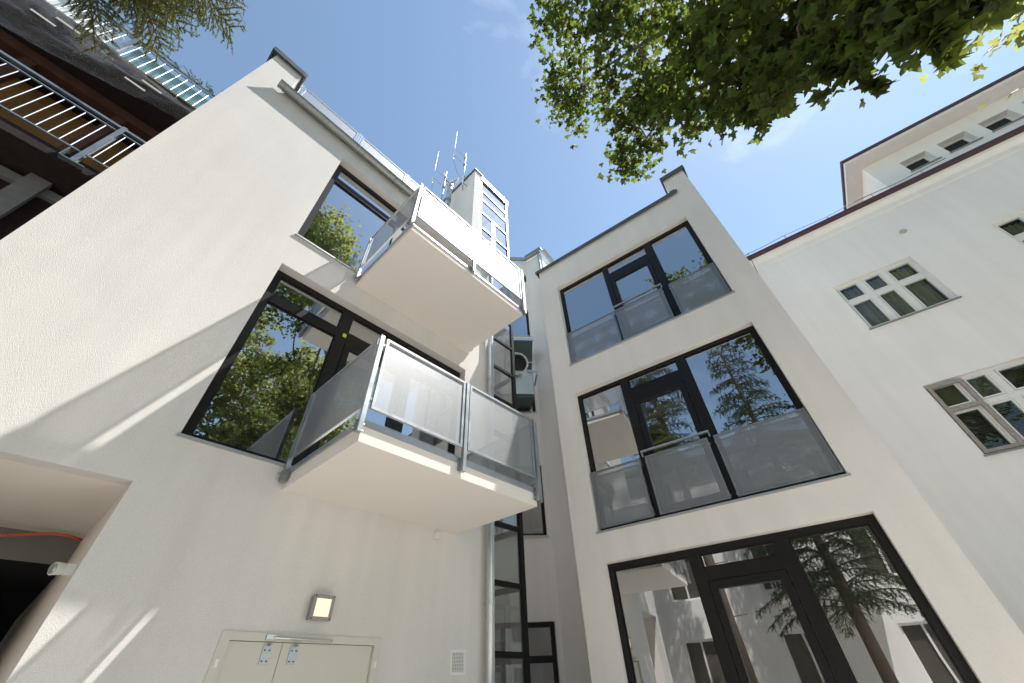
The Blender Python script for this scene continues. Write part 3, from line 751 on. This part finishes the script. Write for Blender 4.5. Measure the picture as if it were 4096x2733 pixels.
# coved soffit and roof edge
mb = MB(); s0 = -5.99
mb.box(AF, -16.5, s0, -.50, 6.4, AZ + .002, AZ + .10)
mb.build('attic_soffit', 'plaster_old', OB)
MB().box(AF, -16.6, s0 + .05, -.56, 6.5, AZ + .102, AZ + .19).build('attic_roof_edge', 'maroon', OB)
for a in aw:
    w_ = MB().ring(AF, a[0], a[1], a[2], a[3], .06, .20, .26).build('attic_window', 'white_frame', OB)
    MB().box(AF, a[0] + .06, a[1] - .06, .225, .235, a[2] + .06, a[3] - .06).build('pane', 'pane_dark', w_)
    MB().box(AF, a[0] + .02, a[1] - .02, .27, .32, a[2] + .02, a[3] - .02).build('backing', 'black', w_)
    MB().box(AF, a[0] - .04, a[1] + .04, -.05, .19, a[2] - .025, a[2] - .004).build('sill', 'zinc', w_)
MB().box(AF, -16, -7.57, -.06, -.002, 12.60, 12.735).build('attic_ledge', 'zinc', OB)
MB().tube([Bf.p(-5.17, -.02, 10.06), Bf.p(-5.17, 0, 10.06)], .075, 14).build('wall_cap', 'stain', OB)
lw = [Bf.p(-.9 - i * .55, -.20, 11.56 + .03 * math.sin(i * 1.9)) for i in range(12)]
MB().tube(lw, .009, 5).build('lightning_wire', 'black_rubber', OB)
for i in (0, 2, 4, 6, 8, 10): MB().tube([lw[i], lw[i] - Vector((0, 0, .17))], .009, 5).build('wire_holder', 'steel_dark', OB)
MB().tube([Bf.p(-2.05, -.28, 11.5), Bf.p(-2.02, -.2, 11.15), Bf.p(-1.98, -.03, 10.7), Bf.p(-1.93, -.02, 9.5)], .009, 5).build('lightning_wire', 'black_rubber', OB)

# ------------------------------------------------------------------ unfinished neighbour on the left
NH = thing('unfinished_house', (-4, 9, 0), 'dark unfinished brick house with railed balconies at the far left', 'building')
Cc = CWALL
XL, XR = -10, -1.6
mb = MB(); mb.box(Cc, XL, XR, 1.7, 8, 0, 11.2); mb.build('wall', 'brick_shaded', NH)
mb = MB(); mb.box(Cc, XL, XR, 1.6, 1.695, 8.62, 11.1); mb.build('ochre_wall', 'ochre', NH)
mb = MB(); mb.box(Cc, XL, XR, .05, 1.69, 8.22, 8.44); mb.build('balcony_floor', 'brick_shaded', NH)  # slab coloured near black for its shaded underside
mb = MB(); mb.box(Cc, XL, XR, -.02, 8, 11.22, 11.42); mb.build('roof_floor', 'brick_shaded', NH)
random.seed(3)
u = -7.6
while u < XR:
    w_ = random.uniform(.35, .75)
    MB().box(Cc, u, u + w_ - .02, -.05 - random.random() * .05, .02, 11.421, 11.45 + random.random() * .03).build('edge_board', 'board', NH); u += w_
MB().box(Cc, XL, XR, .80, 1.69, 0, 8.21).build('lower_wall', 'brick_shaded', NH)
for z, x1 in ((7.96, XR), (7.02, -3.12), (4.9, XR)): MB().box(Cc, XL, x1, .70, .796, z, z + .17).build('beam', 'concrete', NH)
for u in (-8.2, -5.3, -3.1): MB().box(Cc, u, u + .26, .60, .695, 0, 8.20).build('column', 'concrete', NH)
for u in (-4.75, -3.35, -2.55): MB().box(Cc, u, u + .17, .9, 1.07, 8.445, 11.21).build('timber_post', 'timber', NH)
MB().box(Cc, XL, XR, .86, 1.12, 10.95, 11.2).build('timber_beam', 'timber', NH)
def railing(z0, z1, posts, lab, rm):
    r_ = MB().box(Cc, XL + 2, XR, -.03, .03, z1 - .05, z1).box(Cc, XL + 2, XR, -.015, .015, z0, z0 + .03).box(Cc, XL + 2, XR, -.015, .015, z1 - .16, z1 - .135)
    r_ = r_.build('railing', rm, NH, label=lab)
    u_ = XL + 2.1
    while u_ < XR - .05:
        if all(abs(u_ - p_) > .06 for p_ in posts): MB().tube([Cc.p(u_, 0, z0 + .031), Cc.p(u_, 0, z1 - .161)], .0095, 6).build('bar', rm, r_)
        u_ += .1425
    for p_ in posts:
        MB().box(Cc, p_ - .035, p_ + .035, -.05, -.035, z0 - .28, z1 + .01).box(Cc, p_ - .035, p_ + .035, .035, .05, z0 - .28, z1 + .01).box(Cc, p_ - .008, p_ + .008, -.0345, .0345, z0 - .28, z1 + .01).build('post', 'steel_dark', r_)
        MB().box(Cc, p_ - .16, p_ + .16, -.05, .25, z0 - .30, z0 - .285).box(Cc, p_ - .16, p_ - .145, -.05, .25, z0 - .284, z0 - .05).build('post_shoe', 'steel_dark', r_)
railing(8.56, 9.66, (-5.6, -2.72), 'lower steel bar railing', 'steel_dark')  # darker steel than the upper rail: shade put into its colour
railing(11.5, 12.48, (-6.4, -3.88), 'upper steel bar railing', 'steel')
for a, b, mt in ((-8, -5.02, 'teal'), (-5.0, -4.05, 'white_sheet'), (-3.8, -2.42, 'teal')):
    MB().box(Cc, a, b, .10, .112, 11.46, 12.30).build('balustrade_sheet', mt, NH)
# debris net slung between the two floors
nm_ = MB(); nu, nv = 70, 26; vs = []
for i in range(nu + 1):
    for j in range(nv + 1):
        a, b = i / nu, j / nv
        u_ = -8 + 5.75 * a
        sag = .55 * math.sin(math.pi * b) * (1 - .6 * a)
        z_ = 11.40 - b * (2.0 - 1.3 * a) - .08 * math.sin(a * 9 + b * 2)
        wob = .10 * noise.noise(Vector((a * 9, b * 4, 2))) + .04 * noise.noise(Vector((a * 30, b * 9, 5)))
        vs.append(Cc.p(u_, -.10 - .18 * math.sin(math.pi * b) + wob, z_ - sag * .3 + wob * .6))
nm_.add(vs, [(i * (nv + 1) + j, (i + 1) * (nv + 1) + j, (i + 1) * (nv + 1) + j + 1, i * (nv + 1) + j + 1) for i in range(nu) for j in range(nv)])
nm_.build('debris_net', 'net', smooth=True, normals=False, label='torn black debris net slung between the floors of the unfinished house', category='net')
for (u_, z_) in ((-4.25, 10.86), (-4.45, 10.62), (-2.95, 10.80), (-3.1, 10.55)):
    MB().box(Cc, u_ - .16, u_ + .16, -.34, -.33, z_, z_ + .045).build('lath', 'stain', NH)

# ------------------------------------------------------------------ roof gear
def antenna(mx, mz0, mz1, ex, ez0, ez1, y, lab):
    a = thing('aerial', (mx, y, mz0), lab, 'aerial', 'rod aerials on masts')
    MB().tube([(mx, y, mz0), (mx, y, mz1)], .027, 10).build('mast', 'alu', a, smooth=True)
    MB().tube([(ex, y, ez0), (ex, y, ez1)], [.015, .008], 8).tube([(ex, y, ez0 - .03), (ex, y, ez0 + .05)], .026, 8).build('rod', 'alu', a, smooth=True)
    for k in (.18, .62):
        z_ = ez0 + (mz1 - ez0) * k + .12
        MB().tube([(ex, y, z_), (mx, y, z_)], .014, 6).build('arm', 'steel', a)
        MB().tube([(mx, y, z_ - .05), (mx, y, z_ + .05)], .05, 8).build('clamp', 'steel_dark', a)
    pts = [Vector((ex + .02, y, ez0)).lerp(Vector((mx - .03, y, mz0 + .3)), t) - Vector((0, 0, .25 * math.sin(math.pi * t))) for t in [i / 8 for i in range(9)]]
    MB().tube(pts, .008, 5).build('cable', 'steel_dark', a)
    return a
a1 = antenna(3.63, 14.1, 16.55, 3.125, 15.2, 17.65, 5.0, 'rod aerial on a mast clamped to the tower wall')
for z in (14.25, 14.75): MB().tube([(3.63, 5.0, z), (3.81, 5.0, z)], .018, 6).tube([(3.63, 5.0, z), (3.81, 5.2, z)], .014, 6).build('wall_bracket', 'steel_dark', a1)
a2 = antenna(3.31, 9.5, 15.44, 2.855, 13.9, 16.34, 5.6, 'rod aerial on the mast beside the satellite dish')
fl = thing('flue_pipe', (3.53, 5.55, 9.47), 'shiny steel flue pipe rising beside the lift tower', 'flue')
MB().tube([(3.53, 5.55, 9.47), (3.53, 5.55, 14.55)], .085, 16).build('pipe', 'pipe', fl, smooth=True)
MB().tube([(3.53, 5.55, 13.6), (3.53, 5.55, 13.66)], .10, 16).build('clamp', 'steel_dark', fl)
MB().tube([(3.53, 5.55, 14.55), (3.53, 5.55, 14.62), (3.53, 5.55, 14.75)], [.12, .12, .05], 16).build('cap', 'pipe', fl)
ds = thing('satellite_dish', (3.42, 5.6, 14.6), 'pale satellite dish on the mast above the steel flue', 'dish')
dm = MB(); nr, na = 6, 24; dirv = Vector((-.75, -.25, .25)).normalized(); s1 = dirv.cross(Vector((0, 0, 1))).normalized(); s2 = s1.cross(dirv)
vs = []
for off in (0, -.018):
    for i in range(nr + 1):
        r_ = .36 * i / nr
        for k in range(na): vs.append(Vector((3.56, 5.62, 15.02)) + dirv * (.42 * r_ * r_ / .36 - .12 + off) + (s1 * math.cos(k * 2 * math.pi / na) + s2 * 1.08 * math.sin(k * 2 * math.pi / na)) * r_)
fs = []
for l in range(2):
    for i in range(nr):
        for k in range(na):
            b0 = l * (nr + 1) * na; fs.append((b0 + i * na + k, b0 + i * na + (k + 1) % na, b0 + (i + 1) * na + (k + 1) % na, b0 + (i + 1) * na + k))
dm.add(vs, fs).build('reflector', 'dish', ds, smooth=True)
MB().tube([(3.31, 5.6, 14.9), (3.50, 5.63, 14.98)], .03, 8).build('mount', 'steel_dark', ds)
MB().tube([Vector((3.56, 5.62, 14.70)) + dirv * .0, Vector((3.56, 5.62, 14.8)) + dirv * .36], .012, 6).build('feed_arm', 'steel_dark', ds)
MB().tube([Vector((3.56, 5.62, 14.8)) + dirv * .34, Vector((3.56, 5.62, 14.83)) + dirv * .43], .03, 10).build('feed', 'plastic', ds)
sp = MB().box(WORLDF, 4.35, 4.47, 4.35, 4.37, 9.5, 11.9).build('roof_screen', 'alu', label='narrow upright metal screen on the roof beside the lift tower', category='screen')

# ------------------------------------------------------------------ plane tree over the courtyard
random.seed(21)
def rv(): 
    while True:
        v = Vector((random.uniform(-1, 1), random.uniform(-1, 1), random.uniform(-1, 1)))
        if .05 < v.length < 1: return v
HALF = [(.05, -.02), (.20, -.13), (.33, -.08), (.50, -.12), (.42, .06), (.60, .22), (.66, .42), (.44, .40), (.30, .34), (.30, .55), (.20, .62), (.13, .80), (0, 1.05)]
OUT = [(0, 0)] + HALF + [(-x, y) for x, y in HALF[-2::-1]]
OUT_S = [(0, 0), (.45, -.08), (.62, .40), (.28, .42), (0, 1.0), (-.28, .42), (-.62, .40), (-.45, -.08)]
def leaf_geo(out, bend):
    vs = [Vector((0, .30, .02))] + [Vector((x, y, -bend * abs(x) - bend * .55 * max(0, y - .3) ** 2 + .04 * math.sin(9 * x + 5 * y))) for x, y in out]
    n_ = len(out); return vs, [(0, 1 + i, 1 + (i + 1) % n_) for i in range(n_)]
LEAFS = [leaf_geo(OUT, b) for b in (.08, .38, .75)]
LEAFS_S = [leaf_geo(OUT_S, b) for b in (.15, .4)]
def leaf_matrix(p_, size, nrm):
    z_ = nrm.normalized(); y_ = rv(); y_ = (y_ + Vector((0, 0, -.7))); y_ = (y_ - z_ * y_.dot(z_)).normalized(); x_ = y_.cross(z_)
    mm = Matrix((x_ * size, y_ * size, z_ * size)).transposed().to_4x4(); mm.translation = p_; return mm
PT = thing('plane_tree', (5.6, -6.2, 0), 'tall plane tree whose leafy bough hangs over the top right', 'tree')
trunk = [(5.6, -6.2, 0), (5.45, -6.0, 2.5), (5.2, -5.7, 5), (4.8, -5.2, 8), (4.4, -4.8, 11), (4.0, -4.5, 14)]
MB().tube(trunk, [.34, .28, .25, .20, .14, .05], 12).build('trunk', 'bark', PT, smooth=True)
LIMBS = [
    [(5.2, -5.7, 5.0), (4.2, -4.4, 5.9), (3.1, -2.8, 6.4), (2.5, -1.7, 6.2), (2.2, -1.15, 5.6), (1.95, -1.2, 4.7), (1.7, -1.25, 4.0)],
    [(4.95, -5.4, 7.0), (4.0, -3.9, 8.2), (3.0, -2.2, 8.9), (2.6, -.9, 9.0), (2.6, -.2, 9.5), (2.4, .3, 10.1)],
    [(4.3, -3.9, 7.6), (3.5, -2.4, 7.6), (3.0, -1.2, 7.5), (3.2, -.4, 7.9), (3.5, .05, 8.2)],
    [(3.1, -2.8, 6.4), (2.9, -1.6, 6.4), (2.9, -.8, 6.3), (2.75, -.6, 5.7)],
    [(3.1, -2.8, 8.5), (2.2, -1.8, 9.3), (1.7, -.9, 9.9), (1.55, -.2, 10.4)],
    [(4.4, -4.8, 11.0), (3.4, -4.3, 12.6), (2.3, -3.8, 14.2), (1.9, -3.7, 17.0)],
    [(2.5, -1.7, 6.2), (2.1, -1.6, 5.2), (1.9, -1.45, 4.4), (1.75, -1.35, 3.8)],
]
twigs = []
for lm in LIMBS:
    n_ = len(lm); r0 = .055 if lm[0][0] > 4 else .03
    MB().tube(lm, [r0 * (1 - .85 * i / (n_ - 1)) for i in range(n_)], 8).build('limb', 'bark', PT, smooth=True)
    for a, b in zip(lm, lm[1:]):
        for t in (0, .33, .66):
            if lm[1][2] < 12: twigs.append(Vector(a).lerp(Vector(b), t))
CL = [(1.6, -0.02, 10.46), (2.44, 0.6, 10.24), (2.15, -0.06, 9.82), (2.94, 0.63, 10.08), (2.73, -0.13, 9.12), (1.9, -0.47, 9.36), (3.53, 0.1, 8.22), (3.13, -0.04, 8.42), (2.88, -0.39, 7.97), (2.32, -0.6, 8.18), (2.14, -1.03, 7.65), (2.37, -0.87, 7.04), (2.71, -0.65, 6.92), (2.55, -0.7, 6.08), (2.26, -0.92, 5.96), (2.01, -1.13, 6.26), (1.85, -1.38, 6.04), (2.39, -0.91, 5.3), (2.16, -1.05, 5.41), (1.96, -1.27, 5.44), (2.16, -1.1, 5.03), (1.78, -1.38, 5.15), (1.93, -1.21, 4.76), (1.94, -1.18, 4.4), (1.68, -1.25, 4.4), (1.64, -1.39, 4.49), (1.71, -1.25, 4.13), (1.6, -1.33, 4.03), (1.62, -1.23, 3.81), (1.51, -1.34, 3.82), (1.54, -1.42, 3.75), (1.84, -1.2, 8.25), (1.91, -1.72, 7.02), (1.98, -1.84, 5.81), (1.88, -1.79, 4.9), (1.72, -1.69, 4.28), (1.45, -0.66, 9.95), (1.3, -1.21, 9.91), (1.61, -1.76, 8.18), (1.72, -1.94, 6.45), (2.99, -0.65, 8.45), (2.7, -1.23, 7.38), (2.61, -1.4, 6.82), (2.69, -1.46, 6.17), (2.3, -1.61, 5.74), (2.2, -0.95, 11.0), (1.7, -1.0, 11.8), (2.5, -1.5, 11.6), (2.0, -1.7, 12.6), (3.0, -1.0, 10.6)]
leaves = []
tw = MB()
CAMP = Vector((0, 0, 1.6))
for c0 in CL:
    c = Vector(c0); dist = (c - CAMP).length
    near = min(twigs, key=lambda q: (q - c).length)
    mid = near.lerp(c, .5) + rv() * .08
    tw.tube([near, mid, c], [.012, .008, .004], 5)
    R0 = .042 * dist + (.05 if dist > 4 else 0)
    nl = int((24 + 28 * min(6, dist)) * (.62 if dist < 3.35 else 1) + (70 if dist > 6.8 else 0))
    for s_ in range(7):
        tip = c + Vector((random.gauss(0, 1), random.gauss(0, 1), random.gauss(-.25, .8))) * R0 * .75
        m_ = c.lerp(tip, .5) + rv() * .04
        tw.tube([c, m_, tip], [.004, .003, .002], 4)
        for k in range(nl // 7):
            q = m_.lerp(tip, random.uniform(-.3, 1.1)) + Vector((random.gauss(0, 1), random.gauss(0, 1), random.gauss(0, 1))) * R0 * (.30 if dist > 4 else .16)
            leaves.append((leaf_matrix(q, random.uniform(.048, .108), Vector((random.gauss(0, .7), random.gauss(0, .55), 1))), q))
tw.build('twig', 'bark', PT, kind='stuff')
leaves.sort(key=lambda l: (l[1] - CAMP).dot(cf))
leaf_meshes = []
for vs, fs in LEAFS:
    me = bpy.data.meshes.new('leaf'); me.from_pydata([tuple(v) for v in vs], [], fs); me.materials.append(M['leaf']); leaf_meshes.append(me)
inv = Matrix.Translation(-BASE[PT.name])
for i, (mm, q) in enumerate(leaves[:280]):
    o = bpy.data.objects.new('leaf', leaf_meshes[i % 3]); COL.objects.link(o); o.parent = PT; o.matrix_local = inv @ mm
fb = MB()
for i, (mm, q) in enumerate(leaves[280:]):
    vs, fs = LEAFS[i % 3]; fb.add([mm @ v for v in vs], fs)
fb.build('crown', 'leaf', PT, normals=False, kind='stuff')
# the rest of its crown, behind and above the camera
def crown_fill(mbq, cen, rad, n_, size=(.16, .27)):
    clumps = []
    for _ in range(int(n_ / 55)):
        d_ = rv().normalized() * (random.random() ** .4)
        clumps.append(Vector((cen[0] + d_.x * rad[0], cen[1] + d_.y * rad[1], cen[2] + d_.z * rad[2])))
    for c in clumps:
        s_ = random.uniform(.35, .75)
        for _ in range(55):
            q = c + Vector((random.gauss(0, 1), random.gauss(0, 1), random.gauss(0, .7))) * s_ * .6
            vs, fs = LEAFS_S[random.randrange(2)]; mm = leaf_matrix(q, random.uniform(*size), Vector((random.gauss(0, .7), random.gauss(0, .7), 1)))
            mbq.add([mm @ v for v in vs], fs)
fb = MB()
for cen, rad, n_ in (((1.9, -3.7, 15.6), (1.4, .9, 3.1), 5200), ((4.8, -6.4, 11.0), (1.8, 1.6, 2.5), 2600), ((4.5, -5.0, 8.6), (1.3, 1.0, 1.9), 2200)):
    crown_fill(fb, cen, rad, n_, (.10, .17))
fb.build('crown', 'leaf_far_lit', PT, normals=False, kind='stuff')

# ---- tall broadleaf trees along the back of the courtyard
for x_, y_, h_, sc, lab in ((-4.2, -14.5, 19, 1.0, 'tall broadleaf tree behind the courtyard, the one furthest from the plane tree'), (.6, -14.0, 22, 1.0, 'tallest broadleaf tree behind the courtyard, between two lower ones'), (5.6, -15.0, 20, 1.0, 'tall broadleaf tree behind the courtyard, nearest the old building')):
    t_ = thing('broadleaf_tree', (x_, y_, 0), lab, 'tree', 'tall trees along the back of the courtyard')
    MB().tube([(x_, y_, 0), (x_ + .2, y_ + .1, 5), (x_, y_ + .3, 10), (x_ + .3, y_, h_ - 3)], [.4, .33, .22, .05], 12).build('trunk', 'bark', t_, smooth=True)
    for k_ in range(7):
        a_ = k_ * 2.4; z_ = 6 + k_ * 1.6
        MB().tube([(x_, y_, z_), (x_ + 1.2 * math.cos(a_), y_ + 1.2 * math.sin(a_), z_ + 1.0), (x_ + 2.4 * math.cos(a_), y_ + 2.2 * math.sin(a_), z_ + 2.4)], [.12, .08, .03], 7).build('limb', 'bark', t_, smooth=True)
    fb = MB(); crown_fill(fb, (x_, y_, h_ * .60), (3.3, 2.6, h_ * .38), 15000, (.15, .26)); fb.build('crown', 'leaf_far_lit', t_, normals=False, kind='stuff')

# ------------------------------------------------------------------ spruce at the left
def shoot(mbq, a, b, n_, ln, wd):
    """one needled shoot: thin needles all round a twig"""
    a, b = Vector(a), Vector(b); t = (b - a).normalized(); s1 = t.cross(Vector((.3, .2, 1))).normalized(); s2 = t.cross(s1)
    for i in range(n_):
        f_ = (i + random.random()) / n_; ang = random.random() * 6.283
        q = a.lerp(b, f_); out = (s1 * math.cos(ang) + s2 * math.sin(ang)); dr_ = (out * .75 + t * .75).normalized(); sd = t.cross(out).normalized() * wd
        l_ = ln * (1 - .35 * f_)
        mbq.add([q - sd, q + sd, q + dr_ * l_], [(0, 1, 2)])
def spruce(bx, by, hgt, zstart, rmax, lab, fine_ok, stubs, seed):
    random.seed(seed)
    SP = thing('spruce_tree', (bx, by, 0), lab, 'tree', 'spruces at the left of the courtyard')
    MB().tube([(bx, by, 0), (bx + .02, by, 4), (bx - .02, by + .02, hgt * .5), (bx, by, hgt)], [.17, .145, .10, .015], 12).build('trunk', 'bark_s', SP, smooth=True)
    nd, nd2, br = MB(), MB(), MB()
    def bough(z, az, length, fine):
        o_ = Vector((bx, by, z)); dv = Vector((math.cos(az), math.sin(az), 0)); side = Vector((-dv.y, dv.x, 0))
        P_ = [o_ + dv * length * t + Vector((0, 0, -.20 * length * t * t + .10 * length * math.sin(t * 3.14))) for t in [i / 8 for i in range(9)]]
        br.tube(P_, [.024 * (1 - .8 * i / 8) for i in range(9)], 5)
        step = .055 if fine else .15; k = int(length / step)
        for i in range(2, k):
            t = i / k; ix = min(7, int(t * 8)); q = P_[ix].lerp(P_[ix + 1], t * 8 - ix)
            for sg in (-1, 1):
                if random.random() < .1: continue
                L2 = (.16 + .36 * length * (1 - t)) * random.uniform(.7, 1.1)
                e = q + (dv * .55 + side * sg * random.uniform(.5, .9)).normalized() * L2 + Vector((0, 0, -L2 * random.uniform(.05, .5)))
                if fine:
                    br.tube([q, e], [.005, .0025], 4)
                    nsub = max(3, int(L2 / .035))
                    for j in range(nsub):
                        f_ = (j + .5) / nsub; qq = q.lerp(e, f_); ee = qq + ((e - q).normalized() * .7 + side * sg * random.uniform(-1, 1) + rv() * .5 + Vector((0, 0, -.5))).normalized() * random.uniform(.05, .11)
                        shoot(nd, qq, ee, 22, .030, .0042)
                    shoot(nd, q, e, int(L2 * 240), .030, .0042)
                else:
                    for j in range(3):
                        ee = q.lerp(e, .2 + .4 * j) + rv() * .09 + Vector((0, 0, -.12)); shoot(nd2, q.lerp(e, .3 * j), ee, 16, .07, .009)
                    shoot(nd2, q, e, max(8, int(L2 * 70)), .07, .009)
        shoot(nd if fine else nd2, P_[-2], P_[-1], 60 if fine else 16, .03 if fine else .06, .0042 if fine else .008)
    z = zstart; kk = 0
    while z < hgt - .6:
        ln = rmax * (1 - ((z - zstart) / (hgt - zstart))) + .25
        for i in range(6):
            az = kk * .55 + i * 1.047 + random.uniform(-.2, .2)
            aa = (az + math.pi) % (2 * math.pi) - math.pi
            if fine_ok and z < 9.4 and -1.75 < aa < -.35: continue
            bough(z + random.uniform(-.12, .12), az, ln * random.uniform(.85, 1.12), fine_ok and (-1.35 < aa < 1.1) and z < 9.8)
        z += .42; kk += 1
    if fine_ok:      # the full low sprays on the sunny side
        for k in range(13): bough(7.15 + .13 * k + random.uniform(-.06, .06), .12 + (k * .37) % .85, random.uniform(1.35, 1.75), True)
    for i in range(stubs):     # dead stubs on the bare lower trunk
        z_ = 2.0 + i * .45; a = i * 2.2; q = Vector((bx, by, z_)); br.tube([q, q + Vector((math.cos(a), math.sin(a), .1)) * random.uniform(.3, .6)], [.02, .008], 5)
    br.build('branch', 'bark_s', SP, smooth=True, kind='stuff')
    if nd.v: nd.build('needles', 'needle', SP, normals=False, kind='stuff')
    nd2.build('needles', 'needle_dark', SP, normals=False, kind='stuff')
spruce(-3.2, 2.6, 17, 7.35, 1.55, 'spruce tree whose needled branch tips reach in at the top left', True, 9, 5)
spruce(-4.4, -.5, 15, 3.0, 2.1, 'full spruce mirrored in the middle window of the right wing', False, 0, 6)

# conifer garland wound along the neighbour's upper rail
random.seed(8)
gb = MB(); pts = [Cc.p(-4.6 + i * .06, -.05 + .05 * math.sin(i * 1.1), 12.44 + .05 * math.cos(i * 1.1)) for i in range(40)]
for q in pts:
    if random.random() < .25: continue
    for _ in range(3):
        e = q + Vector((random.uniform(-.12, .12), random.uniform(-.12, .02), random.uniform(-.16, .10))); shoot(gb, q, e, 16, .05, .006)
gb.build('conifer_garland', 'needle_dark', normals=False, label='green conifer garland wound along the upper railing of the unfinished house', category='garland')

# ------------------------------------------------------------------ what the window panes mirror: the far side of the courtyard
CB = thing('courtyard_building', (-8.5, -4, 0), 'white courtyard building with timber windows across from the right wing', 'building')
DW = Frame((-6.9, 0, 0), (0, 1, 0), (-1, 0, 0))
hl = [(u_, u_ + 1.2, z_, z_ + 1.7) for u_ in (-12.5, -9.3, -6.1, -2.9, .3, 3.5) for z_ in (1.0, 3.9, 6.6)]
mb = MB().wall(DW, -14, 6, 0, 8.8, hl, .16)
mb.box(DW, -14, 6, .25, 7, 0, 8.8)
mb.build('wall', 'plaster_old', CB)
for a in hl:
    w_ = MB().ring(DW, *a[:2], *a[2:], .07, .12, .17).box(DW, a[0] + .57, a[0] + .63, .12, .17, a[2] + .07, a[3] - .07).build('window', 'white_frame', CB)
    MB().box(DW, a[0] + .07, a[1] - .07, .18, .19, a[2] + .07, a[3] - .07).build('pane', 'pane_brown', w_)
MB().box(DW, -14.3, 6.2, -.4, 7.2, 8.81, 9.0).build('roof', 'coping', CB)
bl_ = MB().box(DW, -1.6, 1.2, -1.0, -.002, 3.45, 3.62).build('balcony', 'plaster_old', CB)
MB().box(DW, -1.6, 1.2, -1.0, -.95, 4.55, 4.60).box(DW, -1.6, -1.55, -.949, -.01, 4.55, 4.60).box(DW, 1.15, 1.2, -.949, -.01, 4.55, 4.60).build('handrail', 'white_frame', bl_)
for i in range(24): MB().box(DW, -1.58 + i * .12, -1.555 + i * .12, -.985, -.96, 3.621, 4.549).build('bar', 'white_frame', bl_)
